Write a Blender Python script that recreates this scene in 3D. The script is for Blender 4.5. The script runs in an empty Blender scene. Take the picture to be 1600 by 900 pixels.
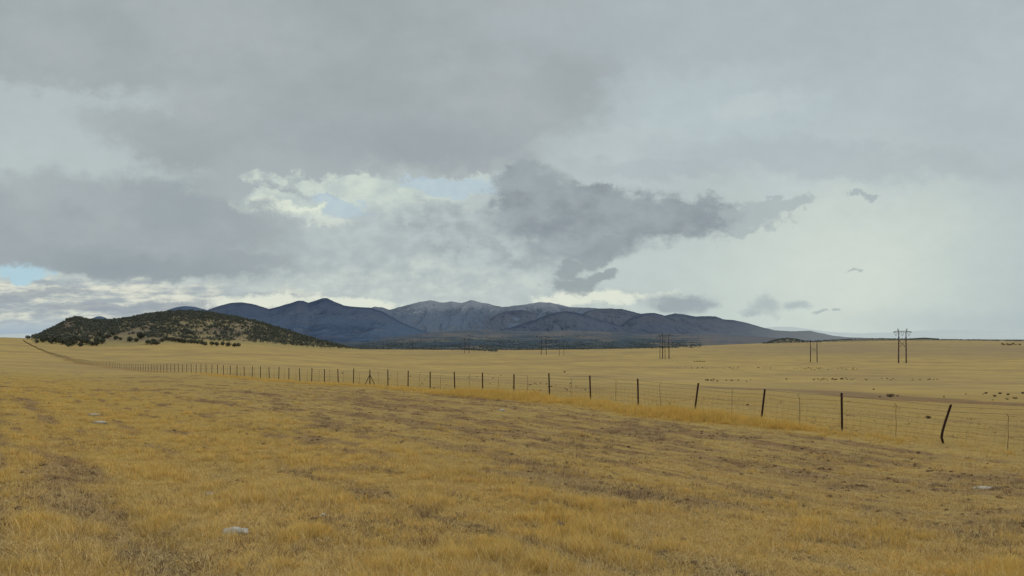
import bpy, math, random
import numpy as np
from math import radians, sin, cos, tan, atan, atan2, sqrt, pi

random.seed(7)
RNG = np.random.default_rng(11)
scene = bpy.context.scene
COL = scene.collection
F = 1250.0          # focal length of the photograph in its own pixels
HZ = 528.0          # the row of its horizon

# ------------------------------------------------------------------ helpers
def link(o, parent=None):
    COL.objects.link(o)
    if parent is not None:
        o.parent = parent
    return o

def tag(o, label=None, cat=None, group=None, kind=None):
    if label: o['label'] = label
    if cat: o['category'] = cat
    if group: o['group'] = group
    if kind: o['kind'] = kind
    return o

def empty(name, loc, rotz=0.0):
    o = bpy.data.objects.new(name, None)
    o.empty_display_size = 0.3
    o.location = loc
    o.rotation_euler = (0, 0, rotz)
    return link(o)

def make_mesh(name, V, faces, mat=None, smooth=False):
    """V: n x 3 array; faces: an (m x k) array or a list of such arrays."""
    V = np.asarray(V, dtype=np.float32)
    if not isinstance(faces, list) or isinstance(faces[0], tuple):
        faces = [faces]
    faces = [np.asarray(f, dtype=np.int32) for f in faces if len(f)]
    loops = np.concatenate([f.ravel() for f in faces])
    tot = np.concatenate([np.full(len(f), f.shape[1], np.int32) for f in faces])
    start = np.concatenate([[0], np.cumsum(tot)[:-1]]).astype(np.int32)
    me = bpy.data.meshes.new(name)
    me.vertices.add(len(V)); me.vertices.foreach_set('co', V.ravel())
    me.loops.add(len(loops)); me.loops.foreach_set('vertex_index', loops)
    me.polygons.add(len(tot)); me.polygons.foreach_set('loop_start', start)
    me.polygons.foreach_set('loop_total', tot)
    if smooth:
        me.polygons.foreach_set('use_smooth', np.ones(len(tot), bool))
    me.update(calc_edges=True)
    if mat is not None:
        me.materials.append(mat)
    return me

def obj(name, me, parent=None, loc=None, rotz=0.0):
    o = bpy.data.objects.new(name, me)
    if loc is not None:
        o.location = loc
    if rotz:
        o.rotation_euler = (0, 0, rotz)
    return link(o, parent)

class MB:
    """collects tubes and boxes for one mesh"""
    def __init__(s): s.V = []; s.Q = []; s.n = 0
    def add(s, V, Q):
        s.V.append(np.asarray(V, float)); s.Q.append(np.asarray(Q, int) + s.n); s.n += len(V)
    def tube(s, pts, r, k=6, cap=True):
        pts = [np.array(p, float) for p in pts]
        rs = r if isinstance(r, (list, tuple, np.ndarray)) else [r]*len(pts)
        V = []
        for i, p in enumerate(pts):
            d = pts[min(i+1, len(pts)-1)] - pts[max(i-1, 0)]
            d = d/(np.linalg.norm(d)+1e-9)
            a = np.cross(d, [0, 0, 1.0])
            if np.linalg.norm(a) < 1e-3: a = np.cross(d, [0, 1.0, 0])
            a /= np.linalg.norm(a); b = np.cross(d, a)
            for j in range(k):
                t = 2*pi*j/k
                V.append(p + rs[i]*(cos(t)*a + sin(t)*b))
        Q = []
        for i in range(len(pts)-1):
            for j in range(k):
                j2 = (j+1) % k
                Q.append((i*k+j, i*k+j2, (i+1)*k+j2, (i+1)*k+j))
        if cap and k == 4:
            Q.append((3, 2, 1, 0)); e = (len(pts)-1)*k; Q.append((e, e+1, e+2, e+3))
        elif cap and k == 6:
            Q += [(3, 2, 1, 0), (5, 4, 3, 0)]; e = (len(pts)-1)*k
            Q += [(e, e+1, e+2, e+3), (e, e+3, e+4, e+5)]
        s.add(V, Q)
    def prism(s, path, section):
        """section (k x 2, in local x/y) carried along the points of path (z up)"""
        V = []; k = len(section)
        for p in path:
            for a, b in section: V.append((p[0]+a, p[1]+b, p[2]))
        Q = []
        for i in range(len(path)-1):
            for j in range(k):
                j2 = (j+1) % k
                Q.append((i*k+j, i*k+j2, (i+1)*k+j2, (i+1)*k+j))
        s.add(V, Q)
    def box(s, c, size, rot=0.0):
        c = np.array(c, float); h = np.array(size, float)/2
        V = [(sx*h[0], sy*h[1], sz*h[2]) for sz in (-1, 1) for sx, sy in ((-1, -1), (1, -1), (1, 1), (-1, 1))]
        V = np.array(V); R = np.array([[cos(rot), -sin(rot), 0], [sin(rot), cos(rot), 0], [0, 0, 1]])
        s.add(V @ R.T + c, [(3, 2, 1, 0), (4, 5, 6, 7), (0, 1, 5, 4), (1, 2, 6, 5), (2, 3, 7, 6), (3, 0, 4, 7)])
    def mesh(s, name, mat, smooth=False):
        return make_mesh(name, np.concatenate(s.V), np.concatenate(s.Q), mat, smooth)

# ---- numpy gradient noise
_P = np.random.default_rng(3).permutation(256); _P = np.concatenate([_P, _P, _P])
_G = np.stack([np.cos(np.arange(256)*2.399963), np.sin(np.arange(256)*2.399963)], 1)
def pnoise(x, y):
    x = np.asarray(x, float); y = np.asarray(y, float)
    xi = np.floor(x).astype(np.int64); yi = np.floor(y).astype(np.int64)
    xf = x-xi; yf = y-yi; xi &= 255; yi &= 255
    u = xf*xf*xf*(xf*(xf*6-15)+10); v = yf*yf*yf*(yf*(yf*6-15)+10)
    def g(ix, iy, dx, dy):
        h = _G[_P[_P[ix & 255]+(iy & 255)]]
        return h[..., 0]*dx + h[..., 1]*dy
    a = g(xi, yi, xf, yf); b = g(xi+1, yi, xf-1, yf)
    c = g(xi, yi+1, xf, yf-1); d = g(xi+1, yi+1, xf-1, yf-1)
    return ((a*(1-u)+b*u)*(1-v) + (c*(1-u)+d*u)*v)*1.5
def fbm(x, y, oct=4, lac=2.03, gain=0.5):
    s = 0.0; a = 1.0; t = 0.0
    for i in range(oct):
        s = s + a*pnoise(x+17.3*i, y-9.1*i); t += a; a *= gain; x = x*lac; y = y*lac
    return s/t
def ridged(x, y, oct=4):
    s = 0.0; a = 1.0; t = 0.0
    for i in range(oct):
        s = s + a*(1-2*np.abs(pnoise(x+31.7*i, y+11.9*i))); t += a; a *= 0.5; x = x*2.1; y = y*2.1
    return s/t
def sstep(a, b, x):
    t = np.clip((x-a)/(b-a), 0, 1); return t*t*(3-2*t)
def gauss(x, c, w): return np.exp(-((x-c)/w)**2)

# ------------------------------------------------------------------ shader helpers
class S:
    """a shader value that can be written as arithmetic"""
    def __init__(s, nt, sock): s.nt = nt; s.k = sock
    def _m(s, op, *a, clamp=False):
        n = s.nt.nodes.new('ShaderNodeMath'); n.operation = op; n.use_clamp = clamp
        for i, v in enumerate((s,)+a):
            if isinstance(v, S): s.nt.links.new(v.k, n.inputs[i])
            else: n.inputs[i].default_value = float(v)
        return S(s.nt, n.outputs[0])
    def __add__(s, o): return s._m('ADD', o)
    __radd__ = __add__
    def __mul__(s, o): return s._m('MULTIPLY', o)
    __rmul__ = __mul__
    def __sub__(s, o): return s._m('SUBTRACT', o)
    def __rsub__(s, o): return (s*-1.0)+o
    def __truediv__(s, o): return s._m('DIVIDE', o)
    def maxi(s, o): return s._m('MAXIMUM', o)
    def mini(s, o): return s._m('MINIMUM', o)
    def absv(s): return s._m('ABSOLUTE')
    def sqrt(s): return s._m('SQRT')
    def pow(s, o): return s._m('POWER', o)
    def clamp(s): return s._m('ADD', 0.0, clamp=True)
    def smooth(s, a, b, lo=0.0, hi=1.0):
        n = s.nt.nodes.new('ShaderNodeMapRange'); n.interpolation_type = 'SMOOTHSTEP'
        s.nt.links.new(s.k, n.inputs['Value'])
        for nm, v in (('From Min', a), ('From Max', b), ('To Min', lo), ('To Max', hi)):
            if isinstance(v, S): s.nt.links.new(v.k, n.inputs[nm])
            else: n.inputs[nm].default_value = v
        return S(s.nt, n.outputs['Result'])

def vec(nt, x, y, z=0.0):
    n = nt.nodes.new('ShaderNodeCombineXYZ')
    for i, v in enumerate((x, y, z)):
        if isinstance(v, S): nt.links.new(v.k, n.inputs[i])
        else: n.inputs[i].default_value = v
    return n.outputs[0]
def noise(nt, v, scale, detail=4, rough=0.5, dist=0.0, out='Fac'):
    n = nt.nodes.new('ShaderNodeTexNoise')
    nt.links.new(v, n.inputs['Vector'])
    n.inputs['Scale'].default_value = scale; n.inputs['Detail'].default_value = detail
    n.inputs['Roughness'].default_value = rough; n.inputs['Distortion'].default_value = dist
    return S(nt, n.outputs[out])
def mix(nt, f, a, b):
    n = nt.nodes.new('ShaderNodeMix'); n.data_type = 'RGBA'
    if isinstance(f, S): nt.links.new(f.k, n.inputs[0])
    else: n.inputs[0].default_value = f
    for i, c in ((6, a), (7, b)):
        if isinstance(c, tuple): n.inputs[i].default_value = (c[0], c[1], c[2], 1)
        else: nt.links.new(c, n.inputs[i])
    return n.outputs[2]
def scalecol(nt, c, f):
    n = nt.nodes.new('ShaderNodeVectorMath'); n.operation = 'SCALE'
    if isinstance(c, tuple): n.inputs[0].default_value = c[:3]
    else: nt.links.new(c, n.inputs[0])
    if isinstance(f, S): nt.links.new(f.k, n.inputs['Scale'])
    else: n.inputs['Scale'].default_value = f
    return n.outputs[0]
def srgb(r, g, b):
    f = lambda c: (c/255/12.92) if c/255 <= 0.04045 else ((c/255+0.055)/1.055)**2.4
    return (f(r), f(g), f(b))

def material(name, rough=0.95, spec=0.15):
    m = bpy.data.materials.new(name); m.use_nodes = True
    nt = m.node_tree; b = nt.nodes['Principled BSDF']
    b.inputs['Roughness'].default_value = rough
    b.inputs['Specular IOR Level'].default_value = spec
    return m, nt, b
def position(nt):
    g = nt.nodes.new('ShaderNodeNewGeometry'); return g.outputs['Position']
def attr(nt, name):
    a = nt.nodes.new('ShaderNodeAttribute'); a.attribute_name = name
    return S(nt, a.outputs['Fac'])
def setc(nt, b, c):
    if isinstance(c, tuple): b.inputs['Base Color'].default_value = (c[0], c[1], c[2], 1)
    else: nt.links.new(c, b.inputs['Base Color'])
def bump(nt, b, h, strength, dist):
    n = nt.nodes.new('ShaderNodeBump'); n.inputs['Strength'].default_value = strength
    n.inputs['Distance'].default_value = dist
    nt.links.new(h.k, n.inputs['Height']); nt.links.new(n.outputs[0], b.inputs['Normal'])

# ------------------------------------------------------------------ the lie of the land
# The fence runs dead straight: post n stands at FX0 + n*FDX, FY0 + n*FDY
FX0, FY0, FDX, FDY = 15.6, 29.0, -2.21, 3.455
FL = sqrt(FDX**2+FDY**2); FU = (FDX/FL, FDY/FL); FN = (FU[1], -FU[0])
def uv_of(X, Y):
    """distance along the fence from its first post, and to the right of it"""
    dx = X-FX0; dy = Y-FY0
    return dx*FU[0]+dy*FU[1], dx*FN[0]+dy*FN[1]
def fence_pt(n): return FX0+FDX*n, FY0+FDY*n
CTRL = []
def column(px, *pairs):
    for d, z in pairs: CTRL.append((px, d, z))
column(-500, (3, -1.7), (10, -1.9), (30, -2.2), (100, -3.0), (300, -6), (1000, -4), (4000, -20))
column(0, (2, -1.6), (5, -1.75), (10, -2.05), (20, -2.4), (42, -2.9), (100, -4.7), (200, -6.9), (400, -9.3), (850, -7.5), (1500, 0.6), (3000, -22))
column(25, (1500, 0.2))
column(100, (5, -1.85), (10, -2.2), (20, -2.6), (40, -3.2), (80, -4.6), (150, -6.6), (285, -9.6), (426, -11), (700, -11), (950, -9.6), (1500, -8), (3000, -24))
column(300, (5, -1.9), (10, -2.25), (20, -2.8), (40, -3.4), (80, -4.7), (142, -6.2), (250, -9.3), (400, -11.5), (700, -11.8), (1100, -8), (1600, -10), (3000, -28))
column(450, (700, -13.5), (1100, -15), (1500, -16.5), (1900, -23), (3000, -36))
column(579, (2, -1.6), (5, -1.9), (10, -2.3), (20, -2.8), (40, -3.4), (73.9, -4.4), (130, -6.6), (250, -10.4), (500, -17), (1000, -22), (1800, -26), (2500, -36), (4500, -60))
column(920, (5, -1.95), (10, -2.4), (20, -3.0), (30, -3.35), (46.3, -3.68), (80, -5.6), (150, -8.8), (300, -13.5), (600, -20), (1000, -23.5), (1800, -26.5), (2500, -36), (4500, -60))
column(1080, (1800, -24.5), (2500, -27), (3500, -36))
column(1200, (1800, -23.5), (3000, -20), (4500, -30))
column(1262, (1800, -22.5), (3000, -16), (4500, -26))
column(1325, (5, -1.95), (10, -2.5), (20, -3.3), (32.5, -3.78), (50, -4.8), (80, -6.2), (150, -9.5), (300, -14), (600, -19.6), (1000, -22.5), (1800, -21), (3000, -11.5), (4500, -20))
column(1600, (2, -1.6), (5, -1.95), (10, -2.5), (15, -2.9), (27, -3.85), (45, -4.9), (80, -6.6), (150, -9.8), (300, -14.3), (600, -19.8), (1000, -22), (1800, -20), (3000, -12), (4500, -20))
column(2100, (3, -1.7), (10, -2.6), (30, -4.2), (100, -8), (300, -14), (1000, -21), (4000, -20))
C = np.array(CTRL)
def _q(az, D): return np.stack([az*2.6, np.log(np.maximum(D, 1.5))*0.9], -1)
_AZMIN, _AZMAX = atan(-1300/F), atan(1300/F)
_CQ = _q(np.arctan((C[:, 0]-800)/F), C[:, 1]/np.cos(np.arctan((C[:, 0]-800)/F)))
def _phi(r2): return np.sqrt(r2+0.09)
_A = _phi(((_CQ[:, None]-_CQ[None])**2).sum(-1))
_n = len(C); _M = np.zeros((_n+1, _n+1)); _M[:_n, :_n] = _A - 0*np.eye(_n); _M[:_n, _n] = 1; _M[_n, :_n] = 1
_W = np.linalg.solve(_M, np.concatenate([C[:, 2], [0]]))
def ground_base(X, Y):
    X = np.asarray(X, float); Y = np.asarray(Y, float)
    sh = X.shape; X = X.ravel(); Y = Y.ravel()
    az = np.clip(np.arctan2(X, Y), _AZMIN, _AZMAX)
    R = np.hypot(X, Y)
    R2 = np.minimum(R, 5200)
    out = np.empty(len(X))
    for i in range(0, len(X), 40000):
        q = _q(az[i:i+40000], R2[i:i+40000])
        d2 = ((q[:, None]-_CQ[None])**2).sum(-1)
        out[i:i+40000] = _phi(d2) @ _W[:_n] + _W[_n]
    far = sstep(4200, 9000, R)
    out = out*(1-far) - 62*far
    return out.reshape(sh)
TRACKS = (-27.45, -28.95)
def rut(v, c, w=0.28): return np.exp(-((v-c)/w)**2)
def ground(X, Y):
    """ground height with its bumps, ruts and tussocks"""
    X = np.asarray(X, float); Y = np.asarray(Y, float)
    z = ground_base(X, Y)
    R = np.hypot(X, Y); u, v = uv_of(X, Y)
    near = 1-sstep(50, 110, R)
    z = z + near*(0.07*fbm(X*0.35, Y*0.35, 4) + 0.035*fbm(u*0.5+4, v*2.2, 3) + 0.022*fbm(X*2.3, Y*2.3, 3))
    z = z - near*0.09*(rut(v, TRACKS[0]) + rut(v, TRACKS[1]))*(0.6+0.8*fbm(u*0.3, v*0.3, 2))
    z = z + sstep(60, 200, R)*(1-sstep(3000, 6000, R))*(0.35*fbm(X*0.02, Y*0.02, 3)*np.minimum(R/200, 2.0))
    return z
def gz(x, y): return float(ground(np.array([x]), np.array([y]))[0])

# hill with junipers
RIDGE = [(40, 529), (52, 526), (60, 524.5), (75, 517), (90, 509), (105, 501), (115, 497.5), (127, 498), (140, 502), (155, 501), (170, 502), (190, 500), (210, 497), (230, 493), (250, 490), (270, 488.5),
         (290, 487.5), (310, 488.5), (330, 490.5), (350, 493.5), (370, 497), (390, 501), (410, 506), (430, 512), (450, 518), (470, 524), (490, 530), (510, 535), (530, 540), (552, 544.5), (575, 547)]
FOOT = [(40, 1120), (100, 1060), (160, 1080), (230, 1100), (300, 1180), (400, 1260), (450, 1330), (500, 1400), (575, 1500)]
_rp = np.array(RIDGE, float); _fp = np.array(FOOT, float)
def px_of(X, Y): return 800+F*np.tan(np.clip(np.arctan2(X, Y), -1.2, 1.2))
def hill_add(X, Y):
    px = px_of(X, Y); D = Y
    ry = np.interp(px, _rp[:, 0], _rp[:, 1]); Df = np.interp(px, _fp[:, 0], _fp[:, 1])
    Dr = 1560.0
    zr = -(ry-HZ)/F*Dr
    sx = (px-800)/F
    gr = ground_base(sx*Dr, np.full_like(sx, Dr))
    H = np.maximum(zr-gr, -1.0)
    t = np.clip((D-Df)/(Dr-Df), -0.3, 1)
    s = np.where(t > 0, np.sin(t*pi/2)**1.15 if False else (np.sin(np.clip(t, 0, 1)*pi/2))**1.25, t*0.5)
    back = 1-np.clip((D-Dr)/450, 0, 1.4)**2
    h = H*np.where(D < Dr, s, back)
    inside = sstep(40, 52, px)*(1-sstep(565, 578, px))
    bumps = 3.2*fbm(X*0.012, Y*0.012, 4)*np.clip(h/12, 0, 1)*np.clip((Dr-D)/120, 0, 1)
    return (h+bumps)*inside - 1.2*(1-np.clip(h/2, 0, 1)) - 6*(1-inside)
# low wooded rise on the far right of the plain
RISE = [(1185, 540), (1197, 536.5), (1206, 533), (1218, 530), (1230, 528.8), (1242, 530), (1255, 533), (1270, 534), (1290, 532.6), (1330, 530.6), (1380, 529.8), (1420, 530.5), (1445, 529), (1465, 530.5), (1490, 532), (1560, 533), (1640, 534), (1900, 536)]
_qp = np.array(RISE, float)
def rise_add(X, Y):
    px = px_of(X, Y); Dr = 3000.0
    ry = np.interp(px, _qp[:, 0], _qp[:, 1]); zr = -(ry-HZ)/F*Dr
    sx = (px-800)/F
    H = np.maximum(zr-ground_base(sx*Dr, np.full_like(sx, Dr)), -1)
    w = np.where(px < 1262, 300, 330)
    t = 1-np.clip(np.abs(Y-Dr)/w, 0, 1.3)
    return H*np.where(t > 0, np.sin(np.clip(t, 0, 1)*pi/2), t) - 1.0*(1-np.clip(t*3, 0, 1))
def land(X, Y):
    X = np.asarray(X, float); Y = np.asarray(Y, float)
    g = ground(X, Y)
    px = px_of(X, Y)
    h = np.where((px > 40) & (px < 578) & (Y > 900) & (Y < 2100), hill_add(X, Y), -9)
    r = np.where((px > 1185) & (Y > 2500) & (Y < 3500), rise_add(X, Y), -9)
    return g + np.maximum(np.maximum(h, r), 0)
_DS = np.exp(np.linspace(math.log(3), math.log(5500), 1400))
def land_at(px, y):
    """first point of the land met by the ray through that bearing and dip"""
    sx = (px-800)/F; dip = (y-HZ)/F
    z = land(sx*_DS, _DS)
    below = np.nonzero(-dip*_DS <= z)[0]
    i = below[0] if len(below) else len(_DS)-1
    D = _DS[i]
    if i > 0:
        a = -dip*_DS[i-1]-z[i-1]; b = -dip*_DS[i]-z[i]
        if a > b: D = _DS[i-1]+(_DS[i]-_DS[i-1])*a/(a-b)
    x = sx*D
    return float(x), float(D), float(land(np.array([x]), np.array([D]))[0])

# washes and dirt bands on the plain (polylines, width, strength)
def poly_world(pts): return np.array([land_at(a, b)[:2] for a, b in pts])
def near_line(X, Y, P):
    best = np.full(X.shape, 1e9)
    for a, b in zip(P[:-1], P[1:]):
        d = b-a; t = np.clip(((X-a[0])*d[0]+(Y-a[1])*d[1])/(d@d), 0, 1)
        best = np.minimum(best, np.hypot(X-a[0]-t*d[0], Y-a[1]-t*d[1]))
    return best
WASHES = [(poly_world([(-60, 603), (20, 604), (66, 607)]), 1.1, 0.75),
          (poly_world([(1130, 606), (1200, 608), (1280, 611), (1370, 619), (1480, 627), (1640, 634)]), 5.5, 0.95),
          (poly_world([(880, 579), (930, 581), (1000, 588), (1080, 594), (1140, 600)]), 2.4, 0.45),
          (poly_world([(60, 560), (130, 558), (260, 556), (400, 557)]), 14, 0.30),
          (poly_world([(560, 563), (700, 560), (900, 562), (1000, 565)]), 10, 0.30),
          (poly_world([(1060, 575), (1200, 573), (1350, 574), (1600, 577)]), 5, 0.25)]

def cover(X, Y):
    """bare: 0 grass .. 1 soil;  gold: 0 greyish straw .. 1 golden;  tall: 0..1;  rust"""
    R = np.hypot(X, Y); u, v = uv_of(X, Y)
    n1 = fbm(u*0.10+3, v*0.55, 4)              # streaks along the strip
    n2 = fbm(X*0.5, Y*0.5, 4)
    n3 = fbm(X*0.09+7, Y*0.09, 3)
    w = v + 1.1*fbm(u*0.06+9, v*0.03, 3)
    strip = (1-sstep(-1.2, 0.6, v))
    mown = sstep(-24.5, -14.0, w + 3.0*n3)*(1-sstep(-5.4, -3.6, w))*(1-sstep(26, 60, u))
    lush = (1-sstep(-24.0, -15.0, w + 3.0*n3))
    n4 = fbm(u*0.55+31, v*1.5, 4)
    bare = 0.10 + 0.95*np.clip(n1*1.7+n2*0.45-0.12, 0, 1) + 0.14*mown + 0.85*np.clip(n4*1.8-0.22, 0, 1)
    bare += 0.45*mown*np.clip(1.1*n1+1.3*n4+0.08, 0, 1)
    near = 1-sstep(45, 100, R)
    vt = v + 0.18*fbm(u*0.12+4, v*0.02, 2)
    trk = rut(vt, -27.5, 0.36)+rut(vt, -28.95, 0.34)*0.9
    trk2 = rut(vt, -21.8, 0.24)+rut(vt, -23.95, 0.26)+0.7*rut(vt, -25.3, 0.2)+0.8*rut(vt, -18.6, 0.22)+0.7*rut(vt, -16.5, 0.22)+0.8*rut(vt, -13.2, 0.25)+0.7*rut(vt, -11.1, 0.25)+0.7*rut(vt, -8.0, 0.25)
    bare += near*trk*np.clip(0.66+1.6*fbm(u*0.35+50, v*0.35, 3), 0.05, 1.1)*(1.2-0.8*sstep(10, 45, R))
    bare += near*0.75*trk2*np.clip(0.45+2.2*fbm(u*0.30+90, v*0.6, 3), 0, 1)
    tall = gauss(w, -2.3, 2.1)*sstep(-2.0, 9, u)*(1-sstep(26, 48, u)*0.80)*strip + 0.18*gauss(v, -1.0, 1.6)
    tall = tall*np.clip(0.72+0.9*n2+0.8*n3, 0, 1.2)
    tall2 = lush*np.clip(n2*1.8+n3*0.8, 0, 1)
    bare = bare - 0.9*np.clip(tall, 0, 1) - 0.10*lush
    bare = bare*(1-sstep(80, 260, R)*0.45)
    gold = 0.50*lush + 0.25 - 0.22*mown + 0.9*np.clip(tall, 0, 1) + 0.5*n3 + 0.3*n2
    rust = gauss(v, -1.2, 2.0)*sstep(60, 100, u)*(1-sstep(420, 700, u))*np.clip(0.45+1.6*fbm(u*0.02, v*0.1, 3), 0, 1)
    plain = 1-strip
    gold = gold*strip + plain*(0.15+0.8*n3)
    bare = bare*strip + plain*(0.16+0.5*np.clip(fbm(X*0.05, Y*0.05, 4)+0.5*fbm(X*0.4, Y*0.4, 3), 0, 1))*(1-0.5*sstep(200, 500, R))
    for P, wd, st in WASHES:
        m = (R > 40) & (R < 1500)
        d = np.full(R.shape, 1e9); d[m] = near_line(X[m], Y[m], P)
        bare = np.maximum(bare, st*(1-sstep(0.5, 1.5, d/wd*(1+0.5*fbm(X*0.05, Y*0.05, 2)))))
    cover.mown = mown*strip
    return np.clip(bare, 0, 1), np.clip(gold, 0, 1), np.clip(np.maximum(tall, 0.6*tall2), 0, 1.2), np.clip(rust, 0, 1)

# ------------------------------------------------------------------ colours and materials
SOIL = (0.245, 0.142, 0.066); SOIL2 = (0.385, 0.245, 0.110)
STRAW = (0.500, 0.330, 0.095); GOLD = (0.505, 0.315, 0.070); PALE = (0.490, 0.335, 0.120)

def ground_material():
    m, nt, b = material('dry_grassland', 1.0, 0.05)
    p = position(nt)
    bare = attr(nt, 'bare'); gold = attr(nt, 'gold'); far = attr(nt, 'far'); rust = attr(nt, 'rust'); band = attr(nt, 'band')
    nA = noise(nt, p, 9.0, 5, 0.65); nB = noise(nt, p, 1.3, 4, 0.6); nC = noise(nt, p, 0.06, 5, 0.6); nD = noise(nt, p, 42.0, 3, 0.6)
    nE = noise(nt, p, 0.35, 5, 0.65)
    straw = mix(nt, gold, PALE, GOLD)
    straw = mix(nt, (nB-0.35)*1.3, straw, STRAW)
    soil = mix(nt, nB.smooth(0.35, 0.7), SOIL, SOIL2)
    sp = nt.nodes.new('ShaderNodeSeparateXYZ'); nt.links.new(p, sp.inputs[0])
    px_, py_ = S(nt, sp.outputs[0]), S(nt, sp.outputs[1])
    uu_ = px_*FU[0]+py_*FU[1]; vv_ = px_*FN[0]+py_*FN[1]
    nS = noise(nt, vec(nt, uu_*0.16, vv_*1.6), 1.6, 5, 0.62); nS2 = noise(nt, vec(nt, uu_*0.5, vv_*3.5), 2.2, 4, 0.62)
    mow = attr(nt, 'mown')*0.75+0.25
    k = (bare*1.15 + (nA-0.5)*0.9 + (nD-0.5)*0.8 + ((nS-0.5)*2.6+(nS2-0.5)*2.2)*mow - 0.03).smooth(0.14, 0.66)
    c = mix(nt, k, straw, soil)
    shade = (nA-0.5)*0.7 + (nD-0.5)*0.9 + (nE-0.5)*0.5 + 0.97
    c = scalecol(nt, c, shade.maxi(0.25))
    c2 = mix(nt, nC.smooth(0.38, 0.64), (0.505, 0.350, 0.132), (0.555, 0.378, 0.118))
    nG = noise(nt, p, 0.011, 5, 0.62)
    c2 = mix(nt, nG.smooth(0.44, 0.62)*0.75, c2, (0.400, 0.268, 0.115))
    c2 = mix(nt, (bare*0.9).clamp(), c2, (0.380, 0.258, 0.150))
    spk = (noise(nt, p, 0.75, 4, 0.7) + (noise(nt, p, 0.13, 4, 0.7)-0.5)*0.5).smooth(0.60, 0.74)
    c2 = scalecol(nt, c2, 1.05-0.42*spk+(nC-0.5)*0.7+(nS-0.5)*0.5)
    c = mix(nt, far, c, c2)
    c = mix(nt, rust, c, (0.30, 0.150, 0.045))
    c = mix(nt, band, c, (0.315, 0.238, 0.150))
    c = mix(nt, attr(nt, 'haze'), c, (0.27, 0.285, 0.30))  # aerial haze painted into the ground colour with distance
    setc(nt, b, c)
    bump(nt, b, nA*0.6+nD*0.4, 0.6, 0.03)
    return m

def ramp_attr(me, **kw):
    for k, v in kw.items():
        a = me.attributes.new(k, 'FLOAT', 'POINT'); a.data.foreach_set('value', np.asarray(v, np.float32).ravel())

def polar_grid(azs, Ds, zf):
    AZ, DD = np.meshgrid(azs, Ds)
    X = np.sin(AZ)*DD; Y = np.cos(AZ)*DD
    Z = zf(X, Y)
    V = np.stack([X, Y, Z], -1).reshape(-1, 3)
    r, c = AZ.shape
    i = np.arange(r-1)[:, None]*c + np.arange(c-1)[None]
    Q = np.stack([i, i+1, i+c+1, i+c], -1).reshape(-1, 4)
    return X, Y, V, Q

print('ground...')
azs = np.concatenate([np.linspace(-pi, -0.80, 26, endpoint=False), np.linspace(-0.80, 0.80, 860), np.linspace(0.80, pi, 27)[1:]])
Ds = np.concatenate([[0.4, 1.0, 2.0], np.exp(np.linspace(math.log(3.0), math.log(3600), 640)), np.exp(np.linspace(math.log(3600), math.log(90000), 24))[1:]])
def gfun(X, Y):
    z = ground(X, Y)
    R = np.hypot(X, Y)
    return np.where(R < 2.5, -1.62, z)
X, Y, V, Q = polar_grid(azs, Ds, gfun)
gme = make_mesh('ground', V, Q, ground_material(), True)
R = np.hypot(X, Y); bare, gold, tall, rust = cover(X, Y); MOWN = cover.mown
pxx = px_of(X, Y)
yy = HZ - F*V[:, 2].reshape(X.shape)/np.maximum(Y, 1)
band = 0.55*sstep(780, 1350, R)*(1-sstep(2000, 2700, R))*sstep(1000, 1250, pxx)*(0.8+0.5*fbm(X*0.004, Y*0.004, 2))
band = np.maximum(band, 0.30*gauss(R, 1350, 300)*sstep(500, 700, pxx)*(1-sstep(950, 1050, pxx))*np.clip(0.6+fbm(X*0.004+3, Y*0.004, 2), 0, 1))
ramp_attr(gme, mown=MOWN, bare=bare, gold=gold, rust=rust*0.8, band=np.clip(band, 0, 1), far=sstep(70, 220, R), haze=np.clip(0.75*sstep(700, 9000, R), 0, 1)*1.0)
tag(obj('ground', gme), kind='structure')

# ------------------------------------------------------------------ hills
def wooded_material(name, ground_a, ground_b, tree_c, scale, cover_k, haze, hz_a, hz_far=None, tree_b=None):
    m, nt, b = material(name, 1.0, 0.0)
    p = position(nt)
    n1 = noise(nt, p, scale, 6, 0.68); n2 = noise(nt, p, scale*0.22, 5, 0.6); n3 = noise(nt, p, scale*4, 3, 0.6)
    g = mix(nt, n2.smooth(0.4, 0.65), ground_a, ground_b)
    t = (n1*0.6+n3*0.25+n2*0.45 + attr(nt, 'wood')*0.5 - 0.25)
    k = t.smooth(cover_k-0.06, cover_k+0.06)
    tr = mix(nt, n2.smooth(0.35, 0.65), tree_c, tree_b or tree_c)
    k = k.maxi(attr(nt, 'wood').smooth(0.22, 0.5)*0.8)
    c = mix(nt, k, g, tr)
    c = scalecol(nt, c, 0.8+0.4*n3)
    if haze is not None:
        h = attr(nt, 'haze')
        c = mix(nt, h, c, haze)  # bluish distance haze blended into the foothill colour
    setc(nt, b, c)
    return m

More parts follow.
